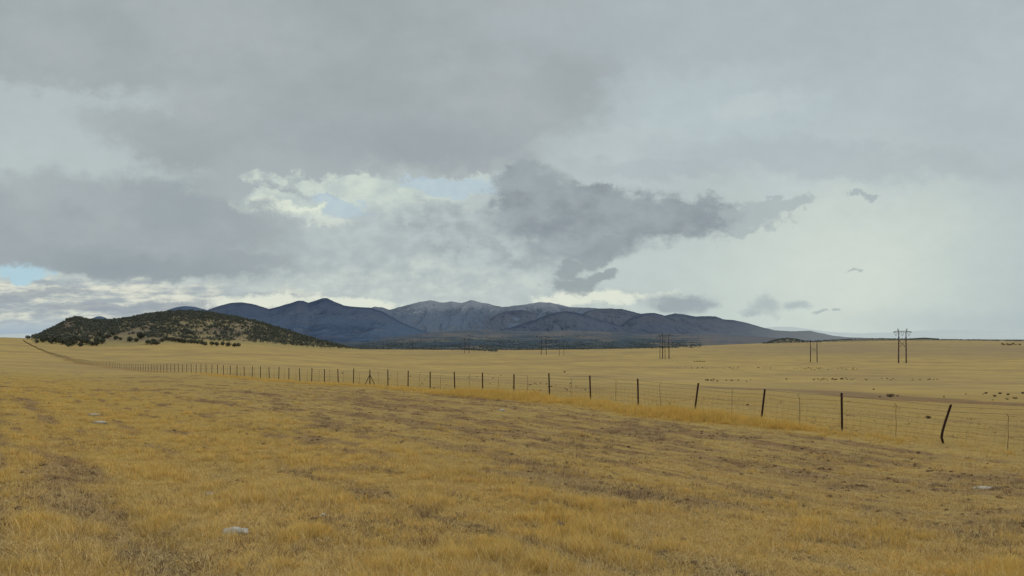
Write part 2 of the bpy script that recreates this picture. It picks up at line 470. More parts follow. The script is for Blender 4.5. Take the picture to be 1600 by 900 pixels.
print('hills...')
az_a, az_b = atan((38-800)/F), atan((580-800)/F)
hazs = np.linspace(az_a, az_b, 420)
AZ, DD = np.meshgrid(hazs, np.concatenate([np.linspace(1000, 1580, 190), np.linspace(1590, 2100, 30)]))
HX = np.tan(AZ)*DD; HY = DD
HZv = ground(HX, HY)+hill_add(HX, HY)
r, c_ = AZ.shape; i = np.arange(r-1)[:, None]*c_ + np.arange(c_-1)[None]
HQ = np.stack([i, i+1, i+c_+1, i+c_], -1).reshape(-1, 4)
HV = np.stack([HX, HY, HZv], -1).reshape(-1, 3)
def hill_material():
    m, nt, b = material('scrub_hillside', 1.0, 0.0)
    p = position(nt)
    n1 = noise(nt, p, 0.022, 5, 0.6); n2 = noise(nt, p, 0.15, 5, 0.7)
    c = mix(nt, n1.smooth(0.42, 0.62), (0.320, 0.250, 0.140), (0.265, 0.205, 0.145))
    rock = attr(nt, 'rock')
    c = mix(nt, rock, c, (0.225, 0.165, 0.130))
    c = mix(nt, attr(nt, 'grass'), c, (0.420, 0.320, 0.140))
    c = scalecol(nt, c, 0.62+0.76*n2)
    setc(nt, b, c)
    return m
hme = make_mesh('hill', HV, HQ, hill_material(), True)
hpx = px_of(HX, HY); hadd = hill_add(HX, HY)
hy = HZ - F*HZv/HY
ramp_attr(hme, rock=np.clip(gauss(hpx, 112, 16)*sstep(505, 499, hy)*0.0 + gauss(hpx, 100, 22)*(1-sstep(506, 520, hy)), 0, 1), grass=1-sstep(1.5, 9, hadd))
tag(obj('hill', hme), kind='structure')

AZ, DD = np.meshgrid(np.linspace(atan(385/F), atan(1100/F), 300), np.linspace(2640, 3390, 40))
RX = np.tan(AZ)*DD; RY = DD
RZ = ground(RX, RY)+rise_add(RX, RY)
r, c_ = AZ.shape; i = np.arange(r-1)[:, None]*c_ + np.arange(c_-1)[None]
rme = make_mesh('hill', np.stack([RX, RY, RZ], -1).reshape(-1, 3), np.stack([i, i+1, i+c_+1, i+c_], -1).reshape(-1, 4), None, True)
def rise_material():
    m, nt, b = material('low_rise_grass', 1.0, 0.0)
    n = noise(nt, position(nt), 0.02, 5, 0.6)
    setc(nt, b, mix(nt, n.smooth(0.4, 0.6), (0.285, 0.235, 0.150), (0.23, 0.195, 0.14)))
    return m
rme.materials.append(rise_material())
tag(obj('hill', rme), kind='structure')

def mountain(profile, Dr, front, back, foot_y, mat, amp=0.10, seed=0.0, name='mountain', rough_px=0.8, cols=700, rows=90, wood=None, haze=None, scale=1.0):
    P = np.array(profile, float)
    sxs = np.linspace((P[0, 0]-800)/F, (P[-1, 0]-800)/F, cols)
    t = np.concatenate([np.linspace(0, 1, rows), 1+np.linspace(0, 1, 16)[1:]])
    SX, T = np.meshgrid(sxs, t)
    px = 800+SX*F
    D = np.where(T <= 1, Dr-front*(1-T), Dr+back*(T-1))
    X = SX*D
    ry = np.interp(px, P[:, 0], P[:, 1])
    k = 9
    # soften the kinks of the drawn profile, then roughen it
    ry1 = np.convolve(np.pad(ry[0], (k, k), 'edge'), np.ones(2*k+1)/(2*k+1), 'valid')
    ry = 0.75*ry + 0.25*ry1[None]
    ry = ry + rough_px*0.8*fbm(px/15.0*scale+seed, px*0+seed, 6)-0.25*rough_px*(ridged(px/30.0+seed, px*0+seed, 3)-0.4)
    zr = -(ry-HZ)/F*Dr
    zf = -(foot_y-HZ)/F*(Dr-front)
    if Dr > 7000: zf = min(zf, -72.0)
    Hh = np.maximum(zr-zf, 0)
    warp = 0.25*fbm(X/Dr*18*scale+seed, T*2.2+seed, 3)
    s = np.where(T <= 1, np.clip(T, 0, 1)**1.12, 1-np.clip(T-1, 0, 1)**1.3)
    rg = ridged(X/Dr*26*scale+seed+warp*3, T*1.6+seed*2+warp, 5)
    env = np.where(T <= 1, np.clip(T*(1-T)*4, 0, 1)**1.1, np.clip((T-1)*4, 0, 1))
    rg = rg + 0.35*ridged(X/Dr*75+seed, T*5+seed, 3)
    Z = zf + Hh*(s + 1.0*amp*rg*env)
    edge = sstep(0, 0.02, (px-P[0, 0])/(P[-1, 0]-P[0, 0]))*sstep(0, 0.02, (P[-1, 0]-px)/(P[-1, 0]-P[0, 0]))
    Z = np.where(T > 1.9, zf-50, Z)
    V = np.stack([X, D, Z], -1).reshape(-1, 3)
    r, c = SX.shape; i = np.arange(r-1)[:, None]*c + np.arange(c-1)[None]
    Q = np.stack([i, i+1, i+c+1, i+c], -1).reshape(-1, 4)
    me = make_mesh(name, V, Q, mat, True)
    y = HZ-F*Z/D
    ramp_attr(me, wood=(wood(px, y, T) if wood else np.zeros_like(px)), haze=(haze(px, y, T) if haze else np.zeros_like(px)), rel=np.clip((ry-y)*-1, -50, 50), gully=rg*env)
    tag(obj(name, me), kind='structure')
    return me

def mountain_material(name, lo, hi, dark, snow=0.0, warm=(0.185, 0.180, 0.195), haze_c=(0.36, 0.40, 0.44), sc=0.004):  # slope colours hold the blue-grey of distance haze
    m, nt, b = material(name, 1.0, 0.0)
    p = position(nt)
    n1 = noise(nt, p, sc, 6, 0.62); n2 = noise(nt, p, sc*4.5, 5, 0.7); n3 = noise(nt, p, sc*0.5, 4, 0.5)
    up = attr(nt, 'wood')  # height on the slope, not trees: foot colours hold bluer painted haze
    c = mix(nt, up, lo, hi)
    n4 = noise(nt, p, sc*16, 4, 0.7)
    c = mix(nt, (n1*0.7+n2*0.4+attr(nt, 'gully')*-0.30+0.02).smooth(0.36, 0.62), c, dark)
    c = mix(nt, (n2*0.5+n3*0.6+n4*0.3).smooth(0.72, 0.86)*0.55, c, warm)
    c = scalecol(nt, c, (0.55+0.45*n2+0.45*n4) if lo[0] < 0.5 else 1.0)
    if snow:
        s = (up*1.0 + (n2-0.5)*1.6 + (n1-0.5)*1.0 + attr(nt, 'gully')*0.22 - (1.12-snow)).smooth(0.0, 0.35)
        c = mix(nt, s*0.62, c, (0.40, 0.42, 0.46))
    c = mix(nt, attr(nt, 'haze'), c, haze_c)  # further haze mixed over the slope colour
    setc(nt, b, c)
    return m

MB1 = mountain_material('haze_blue_mountain_slope', (0.095, 0.140, 0.218), (0.085, 0.105, 0.165), (0.052, 0.076, 0.135))
MB2 = mountain_material('hazed_snow_dusted_slope', (0.115, 0.155, 0.228), (0.175, 0.188, 0.238), (0.085, 0.110, 0.170), snow=0.64)
MB3 = mountain_material('hazed_dusky_slope', (0.125, 0.152, 0.205), (0.135, 0.148, 0.195), (0.072, 0.092, 0.142), haze_c=(0.33, 0.335, 0.34))
MB4 = mountain_material('haze_paled_far_ridge', (0.82, 0.86, 0.84), (0.82, 0.86, 0.84), (0.79, 0.83, 0.82), warm=(0.8, 0.84, 0.82))  # paled almost to sky tone by haze in the base colour
MB5 = mountain_material('haze_blue_far_peak', (0.135, 0.185, 0.265), (0.125, 0.165, 0.245), (0.10, 0.14, 0.215))
grad = lambda top, bot: (lambda px, y, T: np.clip((bot-y)/(bot-top), 0, 1))  # height ramp behind the painted foot haze and the snow
print('mountains...')
# far pale ridges on the horizon
mountain([(1130, 530), (1170, 519), (1196, 512), (1215, 510.5), (1240, 511), (1262, 514), (1290, 518), (1340, 521), (1400, 519), (1450, 516), (1500, 515), (1560, 517), (1640, 519), (1800, 524)],
         42000, 9000, 6000, 532, MB4, 0.05, 1.7, rough_px=0.8, rows=20)
mountain([(-420, 524), (-100, 522), (0, 523), (40, 521), (90, 524), (200, 527), (400, 529)], 38000, 9000, 5000, 531, MB4, 0.05, 5.1, rough_px=0.6, rows=20)
mountain([(110, 512), (130, 504), (142, 498), (151, 494.5), (157, 494), (164, 496), (175, 501), (200, 510)], 16000, 4000, 3000, 530, MB5, 0.08, 6.0, rough_px=0.5, cols=200, rows=40, wood=grad(492, 520))
# far blue peak behind the wooded hill
mountain([(215, 505), (240, 492), (262, 484.5), (275, 480), (290, 478), (305, 479.5), (318, 483), (335, 488), (360, 496)], 15500, 4000, 3000, 528, MB5, 0.08, 2.2, rough_px=0.8, cols=300, rows=40, wood=grad(478, 520))
# the snow dusted range at the back
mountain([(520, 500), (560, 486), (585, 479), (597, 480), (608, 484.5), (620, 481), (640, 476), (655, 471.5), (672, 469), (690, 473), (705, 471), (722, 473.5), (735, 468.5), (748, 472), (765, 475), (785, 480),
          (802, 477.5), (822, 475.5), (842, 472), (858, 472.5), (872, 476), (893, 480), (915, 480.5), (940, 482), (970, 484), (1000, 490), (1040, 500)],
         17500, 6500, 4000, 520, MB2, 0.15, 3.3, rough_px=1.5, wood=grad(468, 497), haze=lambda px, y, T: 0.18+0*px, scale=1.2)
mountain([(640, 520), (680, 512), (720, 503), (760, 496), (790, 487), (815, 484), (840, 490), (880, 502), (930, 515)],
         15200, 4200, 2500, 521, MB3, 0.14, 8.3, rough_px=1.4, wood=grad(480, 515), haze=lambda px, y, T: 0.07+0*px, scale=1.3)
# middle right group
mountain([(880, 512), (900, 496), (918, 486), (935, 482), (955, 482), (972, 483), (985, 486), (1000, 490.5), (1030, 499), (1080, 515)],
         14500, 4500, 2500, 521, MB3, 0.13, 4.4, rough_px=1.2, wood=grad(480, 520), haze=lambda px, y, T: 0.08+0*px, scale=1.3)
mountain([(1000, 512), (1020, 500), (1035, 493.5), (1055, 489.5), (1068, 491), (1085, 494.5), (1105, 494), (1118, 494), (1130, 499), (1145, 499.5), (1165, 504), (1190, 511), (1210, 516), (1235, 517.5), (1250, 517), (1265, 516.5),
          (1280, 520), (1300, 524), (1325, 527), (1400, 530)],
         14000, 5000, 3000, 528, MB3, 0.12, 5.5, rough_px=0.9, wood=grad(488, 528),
         haze=lambda px, y, T: np.clip(0.08+0.50*sstep(1060, 1290, px)*sstep(490, 524, y)+0.25*sstep(1150, 1290, px), 0, 1), scale=1.2)  # low mist thickening rightward, painted into the slope colour
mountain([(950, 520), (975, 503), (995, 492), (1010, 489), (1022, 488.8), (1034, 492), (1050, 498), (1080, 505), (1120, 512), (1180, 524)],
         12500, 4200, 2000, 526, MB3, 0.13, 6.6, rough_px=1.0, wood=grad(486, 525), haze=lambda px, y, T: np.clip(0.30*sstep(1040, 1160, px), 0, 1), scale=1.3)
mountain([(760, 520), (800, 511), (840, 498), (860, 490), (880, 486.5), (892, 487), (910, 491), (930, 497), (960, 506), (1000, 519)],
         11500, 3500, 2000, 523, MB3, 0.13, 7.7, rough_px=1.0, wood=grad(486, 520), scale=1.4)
# the big blue mountain left of centre
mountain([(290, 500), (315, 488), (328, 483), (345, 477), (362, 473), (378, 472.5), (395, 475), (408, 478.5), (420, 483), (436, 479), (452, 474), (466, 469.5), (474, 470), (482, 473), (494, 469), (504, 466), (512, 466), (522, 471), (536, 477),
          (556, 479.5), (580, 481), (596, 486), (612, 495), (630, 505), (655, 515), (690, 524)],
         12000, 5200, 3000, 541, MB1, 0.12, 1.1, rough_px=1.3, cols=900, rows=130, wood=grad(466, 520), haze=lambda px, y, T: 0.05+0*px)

# brown and dark green foothills between the plain and the range
FH = [(500, 540), (545, 538), (580, 533), (620, 526), (660, 521), (700, 517), (740, 515), (780, 517), (830, 518), (880, 516), (940, 518), (1000, 521), (1050, 521.5), (1100, 522), (1150, 523), (1200, 527), (1260, 532)]
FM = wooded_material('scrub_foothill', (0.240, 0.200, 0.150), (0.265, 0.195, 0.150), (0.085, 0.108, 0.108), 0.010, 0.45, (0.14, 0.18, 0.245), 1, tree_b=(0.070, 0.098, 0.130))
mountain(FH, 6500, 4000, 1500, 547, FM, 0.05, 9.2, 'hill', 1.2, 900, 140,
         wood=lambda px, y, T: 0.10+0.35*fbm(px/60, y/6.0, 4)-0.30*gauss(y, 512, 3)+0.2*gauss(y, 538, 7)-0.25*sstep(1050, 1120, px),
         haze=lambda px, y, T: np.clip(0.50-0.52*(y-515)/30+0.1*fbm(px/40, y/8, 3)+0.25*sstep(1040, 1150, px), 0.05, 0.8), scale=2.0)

# ------------------------------------------------------------------ vegetation
def leafy_material(name, a, b_, dark=0.55, hz=None, hzf=0.0, sc=0.8):
    m, nt, b = material(name, 0.9, 0.1)
    p = position(nt)
    n = noise(nt, p, sc, 3, 0.6); n2 = noise(nt, p, sc*0.08, 3, 0.6)
    oi = nt.nodes.new('ShaderNodeObjectInfo')
    c = mix(nt, (n*0.6+n2*0.6-0.1).smooth(0.3, 0.7), a, b_)
    c = scalecol(nt, c, dark+(1-dark)*2*n)
    c = scalecol(nt, c, 0.8+0.4*S(nt, oi.outputs['Random']))
    if hz: c = mix(nt, hzf, c, hz)  # even veil of distance haze mixed into the leaf colour
    setc(nt, b, c)
    return m
JUN = leafy_material('juniper_foliage', (0.082, 0.090, 0.058), (0.130, 0.124, 0.080), 0.6, (0.18, 0.19, 0.19), 0.20)
JUNW = leafy_material('hillside_juniper_foliage', (0.108, 0.124, 0.076), (0.180, 0.172, 0.108), 0.65, (0.21, 0.225, 0.22), 0.32)
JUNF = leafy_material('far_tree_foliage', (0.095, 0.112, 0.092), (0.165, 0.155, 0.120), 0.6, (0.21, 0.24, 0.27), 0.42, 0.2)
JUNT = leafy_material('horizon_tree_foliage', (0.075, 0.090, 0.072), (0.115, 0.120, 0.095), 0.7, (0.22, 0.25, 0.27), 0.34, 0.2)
BUSHM = leafy_material('dry_bush_twigs', (0.105, 0.072, 0.045), (0.155, 0.115, 0.065), 0.5, None, 0, 6.0)
BARK, nt_, b_ = material('juniper_bark', 0.95, 0.1); setc(nt_, b_, scalecol(nt_, (0.11, 0.085, 0.065), 0.6+0.8*noise(nt_, position(nt_), 6, 3)))

def crown_faces(rng, n, lobes, size):
    """leaf clumps as small bent triangles spread through several lobes"""
    L = np.array(lobes, float)
    w = (L[:, 3]*L[:, 4])**1.0; pick = rng.choice(len(L), n, p=w/w.sum())
    d = rng.normal(size=(n, 3)); d /= np.linalg.norm(d, axis=1)[:, None]
    rr = rng.uniform(0.55, 1.08, n)**0.7
    cpos = L[pick, :3] + d*rr[:, None]*np.stack([L[pick, 3], L[pick, 3], L[pick, 4]], 1)
    cpos[:, 2] = np.maximum(cpos[:, 2], 0.02)
    nrm = d*0.8 + rng.normal(size=(n, 3))*0.5
    a = np.cross(nrm, rng.normal(size=(n, 3))); a /= np.linalg.norm(a, axis=1)[:, None]+1e-9
    b = np.cross(nrm, a); b /= np.linalg.norm(b, axis=1)[:, None]+1e-9
    s = size*rng.uniform(0.6, 1.4, n)[:, None]
    V = np.stack([cpos-a*s-b*s*0.5, cpos+a*s-b*s*0.5, cpos+b*s], 1).reshape(-1, 3)
    T = np.arange(3*n).reshape(-1, 3)
    return V, T

def make_juniper(seed, n=420):
    rng = np.random.default_rng(seed)
    lobes = [(0, 0, 0.50, 0.40, 0.42)]
    for k in range(6):
        t = rng.uniform(0, 2*pi); q = rng.uniform(0.15, 0.34)
        lobes.append((q*cos(t), q*sin(t), rng.uniform(0.28, 0.72), rng.uniform(0.16, 0.26), rng.uniform(0.18, 0.28)))
    V, T = crown_faces(rng, n, lobes, 0.07)
    cr = make_mesh('crown', V, T, JUN)
    mb = MB()
    mb.tube([(0, 0, -0.06), (0.01, 0, 0.12), (0.02, 0.01, 0.35), (0.0, 0.02, 0.62)], [0.055, 0.045, 0.03, 0.012])
    for k in range(5):
        t = rng.uniform(0, 2*pi)
        mb.tube([(0.01, 0, 0.10+0.04*k), (0.16*cos(t), 0.16*sin(t), 0.26+0.05*k), (0.3*cos(t), 0.3*sin(t), 0.42+0.06*k)], [0.022, 0.015, 0.006], 4)
    return cr, mb.mesh('trunk', BARK, True)
print('trees...')
JM = [make_juniper(100+k) for k in range(6)]
JSPOTS = [  # bearing, row of its foot, width in the picture, label
 (43.6, 530.0, 7, 'lone dark bush on the skyline where the fence meets the rise'),
 (57, 536.2, 7, 'small dark juniper standing apart before the low left end of the hill'),
 (67, 535, 10, None), (72.5, 533, 9, None), (80, 537, 10, None), (87, 536.3, 12, None), (97, 538.3, 13, None), (102.5, 539.4, 13, None),
 (108, 542.2, 9, 'squat juniper at the very front of the grove below the rocky knob, first of two'),
 (115, 539.4, 13, None),
 (125, 542.3, 8, 'squat juniper at the very front of the grove below the rocky knob, second of two'),
 (129, 537.6, 13, None), (136, 537.8, 9, None), (144, 540, 9, None), (150.5, 540.2, 8, None), (154, 537.4, 13, None), (160, 536.8, 9, None), (161, 530.5, 9, None), (91, 532, 10, None), (119, 533, 12, None), (110, 535, 12, None), (134, 531.5, 10, None), (156, 526, 10, None),
 (169, 529, 8, 'dark juniper on the tan slope just beyond the grove'),
 (177, 524.5, 7, 'upper juniper of the four on the tan slope beyond the grove'),
 (180.5, 530.6, 8, 'juniper on the tan slope, third along beyond the grove'),
 (188, 531.4, 6, 'small round juniper on the tan slope beside open grass'),
 (203, 534, 9, 'wide juniper alone in the grass gap before the hill, left one of two'),
 (213, 534.2, 7, 'smaller juniper of the pair in the grass gap before the hill'),
 (220, 529.5, 11, 'broad juniper at the foot of the brown scrub patch'),
 (231, 537.8, 9, 'tall juniper starting the tight clump before the hill'),
 (239, 533.5, 6, 'juniper at the back of the tight clump before the hill'),
 (237.5, 539, 7, 'low juniper in the middle of the tight clump before the hill'),
 (245.5, 539, 11, 'widest juniper closing the tight clump before the hill'),
 (253.5, 534.3, 7, 'single juniper between the tight clump and the long row'),
 (259.5, 531.5, 7, None), (264, 532.4, 7, None), (269, 533, 7, None), (274, 533.8, 7, None), (279, 534.4, 7, None), (284, 535.2, 7, None), (289, 536, 7, None), (294, 536.8, 7, None), (299, 537, 7, None), (304, 537.2, 8, None), (309.5, 537.6, 8, None), (314.5, 538.4, 7, None),
 (319.5, 540, 7, 'dark juniper just past the end of the unbroken row'),
 (331, 540, 8, 'juniper in the loose string after the long row, sixth from its tip'),
 (338.5, 540.6, 7, 'juniper in the loose string after the long row, fifth from its tip'),
 (348, 540.2, 7, 'juniper in the loose string after the long row, fourth from its tip'),
 (357, 541.5, 8, 'juniper in the loose string after the long row, third from its tip'),
 (366.5, 542.4, 7, 'second last juniper at the tip of the string before the hill'),
 (372.5, 542.0, 7, 'very last juniper at the tip of the string before the hill')]
first = {}
for k, (px, y, w, lab) in enumerate(JSPOTS):
    x, D, z = land_at(px, y)
    s = w*D/F/0.86*random.uniform(0.95, 1.1)
    rot = random.uniform(0, 6.28); v = k % 6
    cr, tr = JM[v]
    t = empty('juniper_tree', (x, D, z-0.1), rot)
    if lab is None:
        if px > 255:
            lab, grp = 'dark juniper touching its neighbours in the unbroken row below the hill', 'junipers in the unbroken row below the hill'
        else:
            lab, grp = 'dark juniper crowded into the grove below the rocky knob', 'junipers crowded in the grove below the rocky knob'
    else: grp = 'junipers along the foot of the hill'
    tag(t, lab, 'tree', grp)
    for nm, me in (('crown', cr), ('trunk', tr)):
        c = obj(nm, me, t); c.scale = (s, s, s*random.uniform(0.82, 1.0)*0.92)

def woods(name, label, pts, hts, mat, seed, ntri=46, size=0.13, cat='wood'):
    """one mass of many small trees"""
    rng = np.random.default_rng(seed)
    protos = []
    for k in range(10):
        lobes = [(0, 0, 0.46, 0.38, 0.42)] + [(rng.uniform(-.3, .3), rng.uniform(-.3, .3), rng.uniform(.3, .7), .22, .24) for _ in range(3)]
        protos.append(crown_faces(rng, ntri, lobes, size))
    Vs = []
    pick = rng.integers(0, 10, len(pts)); rot = rng.uniform(0, 2*pi, len(pts))
    for k in range(10):
        m = pick == k
        if not m.any(): continue
        V = protos[k][0]; c, s = np.cos(rot[m]), np.sin(rot[m]); h = hts[m]
        w = h*rng.uniform(0.9, 1.35, m.sum())
        x = (V[None, :, 0]*c[:, None]-V[None, :, 1]*s[:, None])*w[:, None]
        y = (V[None, :, 0]*s[:, None]+V[None, :, 1]*c[:, None])*w[:, None]
        z = V[None, :, 2]*h[:, None]
        P = pts[m]
        Vs.append(np.stack([x+P[:, 0:1], y+P[:, 1:2], z+P[:, 2:3]], -1).reshape(-1, 3))
    V = np.concatenate(Vs); T = np.arange(len(V)).reshape(-1, 3)
    o = obj(name, make_mesh(name, V, T, mat))
    return tag(o, label, cat, kind='stuff')

# hillside wood
rng = np.random.default_rng(5)
N = 26000
px = rng.uniform(46, 566, N); D = rng.uniform(1060, 1640, N)
x = (px-800)/F*D
ha = hill_add(x, D); z = ground(x, D)+ha
ylook = HZ-F*z/D
dens = 0.64+0.9*fbm(x*0.012, D*0.012, 4)+1.9*fbm(x*0.04+5, D*0.04, 3)
dens = np.where(px > 395, dens+0.5, dens)
dens -= 0.75*gauss(px, 104, 14)*(1-sstep(506, 522, ylook))          # rocky knob is open
dens -= 0.9*gauss(px, 208, 24)*gauss(ylook, 515, 5.0)               # open grass patch
dens -= 0.6*gauss(px, 375, 14)*gauss(ylook, 514, 8)
dens += 0.6*gauss(px, 150, 24)*gauss(ylook, 515, 10)
dens += 0.35*gauss(px, 330, 90)*sstep(502, 494, ylook) + 0.5*sstep(504, 497, ylook)
edge = 5+5*fbm(x*0.02, D*0.02, 2)
keep = (ha > 1.3+2.2*rng.random(N)) & (rng.random(N) < np.clip(dens, 0.02, 1)) & (D < 1590)
# the foot of the wood: open tan grass lies below it between the grove and the row
footrow = np.interp(px, [40, 60, 140, 165, 200, 230, 262, 300, 340, 400, 450, 500, 550], [527, 531, 530, 522, 524, 528, 527, 530, 532, 533.5, 539, 542, 545])
keep &= ylook < footrow+1.2*rng.normal(size=N)
pts = np.stack([x, D, z-0.15], 1)[keep]
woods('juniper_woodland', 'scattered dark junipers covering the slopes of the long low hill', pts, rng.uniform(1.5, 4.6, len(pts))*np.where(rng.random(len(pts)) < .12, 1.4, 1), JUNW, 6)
print('hill trees', len(pts))
# treeline on the far right rise
N = 9000
px = rng.uniform(1192, 1700, N); D = rng.uniform(2720, 3120, N); x = (px-800)/F*D
z = ground(x, D)+np.maximum(rise_add(x, D), 0)
d = 0.50*(px < 1256)+ (px >= 1256)*np.clip(0.30+1.3*fbm(px/12, D/70, 3), 0, 1)*(0.15+0.85*sstep(2850, 2960, D))
d = d + 0.5*gauss(px, 1440, 22)*sstep(2800, 2900, D)
d *= 1-0.35*sstep(1480, 1560, px)
keep = rng.random(N) < d
pts = np.stack([x, D, z-0.2], 1)[keep]
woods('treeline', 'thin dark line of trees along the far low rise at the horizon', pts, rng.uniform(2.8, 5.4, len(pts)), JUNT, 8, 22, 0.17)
# scrub woodland on the foothills beyond the plain
N = 34000
px = rng.uniform(545, 1095, N); q = rng.random(N)**1.6
D = 2000+q*2700; x = (px-800)/F*D
fh = np.interp(px, np.array(FH)[:, 0], np.array(FH)[:, 1])
zf = -(547-HZ)/F*2500; zr = -(fh-HZ)/F*6500; Tt = np.clip((D-2500)/4000, 0, 1)
z = np.where(D < 2500, ground(x, D)+0*D, zf+(zr-zf)*Tt**1.12)
d = np.where(D < 2500, 0.10, 0.70-0.4*sstep(3300, 4700, D))*np.clip(0.45+1.9*fbm(px/30, D/200, 4), 0, 1)
keep = (rng.random(N) < d)
pts = np.stack([x, D, z-0.5], 1)[keep]
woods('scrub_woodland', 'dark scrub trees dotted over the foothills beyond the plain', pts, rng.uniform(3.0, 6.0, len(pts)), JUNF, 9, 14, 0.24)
# low dark scrub line on the far edge of the plain, left of the towers
N = 700
px = 655+rng.random(N)*122; row = np.interp(px, [655, 690, 777], [544.3, 545.3, 549.3])
pp = []
for a, b in zip(px[:260], row[:260]): pp.append(land_at(a, b+rng.normal()*0.35))
pts = np.array(pp)
woods('scrub_line', 'low dark line of scrub along the far edge of the plain', pts, rng.uniform(1.8, 3.6, len(pts)), JUNF, 10, 24, 0.2)

# ---- bushes one can pick out on the plain
def make_bush(seed):
    rng = np.random.default_rng(seed)
    lobes = [(0, 0, 0.3, 0.42, 0.3)]+[(rng.uniform(-.4, .4), rng.uniform(-.4, .4), rng.uniform(.15, .4), .2, .2) for _ in range(3)]
    V, T = crown_faces(rng, 190, lobes, 0.06)
    mb = MB()
    for k in range(16):
        t = rng.uniform(0, 2*pi); q = rng.uniform(.2, .55)
        mb.tube([(0, 0, -0.05), (q*.5*cos(t), q*.5*sin(t), .25), (q*cos(t), q*sin(t), rng.uniform(.4, .72))], [.02, .012, .004], 4)
    V2 = np.concatenate(mb.V); Q2 = np.concatenate(mb.Q)
    return make_mesh('bush', np.concatenate([V, V2]), [T, Q2+len(V)], BUSHM)
BU = [make_bush(300+k) for k in range(5)]
def put_bush(px, y, wpx, label, group, hh=1.0):
    x, D, z = land_at(px, y)
    s = wpx*D/F
    o = obj('bush', BU[random.randrange(5)], None, (x, D, z), random.uniform(0, 6.28))
    o.scale = (s, s, s*hh)
    tag(o, label, 'bush', group)
SINGLE = [(882, 582.0, 4.2, 'dark round bush alone on the pale plain beyond the fence'),
          (678, 607.5, 4.2, 'dark pointed shrub close beside a fence post'),
          (694, 608.5, 3.2, 'small dry shrub midway between two fence posts beyond the brace'),
          (886, 610.0, 3.6, 'dry shrub behind the wires left of a straight post'),
          (1046, 632.5, 5.0, 'grey brown shrub behind the bare thin stay before the first leaning post'),
          (1168, 633.5, 5.0, 'lone tan shrub just beyond the fence between two leaning posts'),
          (1450, 653.5, 11.0, 'low wide dark shrub behind the fence between the last two posts'),
          (1391, 620.5, 15.0, 'wide flat brush on the edge of the dry wash'),
          (1365, 609.0, 4.0, 'isolated small bush above the dry wash'),
          (1577, 539.8, 5.0, 'far small shrub on the distant slope at the edge of view'),
          (1575, 617.5, 6.0, 'low bush on the wash near the far end of the view'),
          (535, 583.5, 3.0, 'tiny dark bush seen between posts before the braced post')]
for a in SINGLE: put_bush(a[0], a[1], a[2], a[3], None, 0.6 if a[2] > 8 else 0.9)
rng = np.random.default_rng(21)
def cluster(n, fx, fy, wr, label, group):
    for k in range(n):
        put_bush(fx(k), fy(k), rng.uniform(*wr), label, group, rng.uniform(0.6, 1.0))
cluster(44, lambda k: 1240+rng.uniform(0, 42)+ (rng.random() < .35)*rng.uniform(0, 85), lambda k: 576.5+rng.normal()*1.1, (1.2, 2.6), 'tiny dark bush in the dense speckled patch below the small tower', 'bushes in the speckled patch below the small tower')
cluster(46, lambda k: rng.uniform(1205, 1470) if k % 2 else rng.uniform(1250, 1340), lambda k: 593.0+rng.normal()*1.0, (1.6, 4.2), 'low brown bush in the broken line running along the plain', 'bushes in the broken line along the plain')
cluster(13, lambda k: rng.uniform(1083, 1101), lambda k: 565.3+rng.normal()*0.25, (1.6, 3.2), 'dark bush packed in the short far row near the tall tower pair', 'bushes packed in the short far row')
cluster(26, lambda k: rng.uniform(1040, 1230), lambda k: 575.3+rng.normal()*0.6, (1.2, 2.6), 'faint small bush in the long far line across the plain', 'bushes in the long far line across the plain')
cluster(14, lambda k: rng.uniform(1095, 1190), lambda k: 594.8+rng.normal()*0.9, (2.0, 4.4), 'dry bush scattered beside the top wire of the leaning posts', 'bushes beside the top wire of the leaning posts')
cluster(22, lambda k: rng.uniform(800, 915), lambda k: 599+rng.uniform(0, 12), (1.6, 3.6), 'dry tuft of brush behind the fence right of the pale post gap', 'brush tufts behind the middle of the fence')
cluster(18, lambda k: rng.uniform(600, 790), lambda k: 584+rng.uniform(0, 18), (1.4, 3.0), 'small brown bush showing through the wires near the braced post', 'bushes behind the wires near the braced post')
cluster(12, lambda k: rng.uniform(1350, 1600), lambda k: 617.5+(0.02*k)+rng.uniform(-3, 9), (3, 7), 'dark brush lying on the bank of the dry wash', 'brush on the bank of the dry wash')
cluster(8, lambda k: rng.uniform(1565, 1600), lambda k: 538.5+rng.normal()*0.5, (2.5, 5), 'dark shrub in the patch on the distant slope', 'shrubs in the patch on the distant slope')

# ------------------------------------------------------------------ grass: tufts set on points
print('grass...')
def grass_material(name, tip_gold, tip_pale, root):
    m, nt, b = material(name, 0.75, 0.2)
    p = position(nt)
    oi = nt.nodes.new('ShaderNodeObjectInfo'); rnd = S(nt, oi.outputs['Random'])
    n = noise(nt, p, 0.35, 4, 0.6); n2 = noise(nt, p, 2.6, 3, 0.6)
    a = attr(nt, 'tip'); br = attr(nt, 'blade')
    gold = (n*1.6-0.55 + rnd*0.35 + (n2-0.5)*0.7)
    c = mix(nt, gold.clamp(), tip_pale, tip_gold)
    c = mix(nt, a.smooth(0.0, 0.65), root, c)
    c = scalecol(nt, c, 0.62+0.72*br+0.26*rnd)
    setc(nt, b, c)
    return m
GR_GOLD = grass_material('golden_dry_grass', (0.890, 0.590, 0.165), (0.860, 0.610, 0.220), (0.460, 0.275, 0.085))
GR_PALE = grass_material('pale_dry_grass', (0.840, 0.550, 0.165), (0.790, 0.550, 0.220), (0.450, 0.280, 0.110))
GR_TALL = grass_material('tall_orange_gold_grass', (0.820, 0.530, 0.120), (0.860, 0.600, 0.190), (0.560, 0.350, 0.110))
GR_LITT = grass_material('straw_litter', (0.760, 0.530, 0.200), (0.700, 0.515, 0.245), (0.520, 0.350, 0.160))
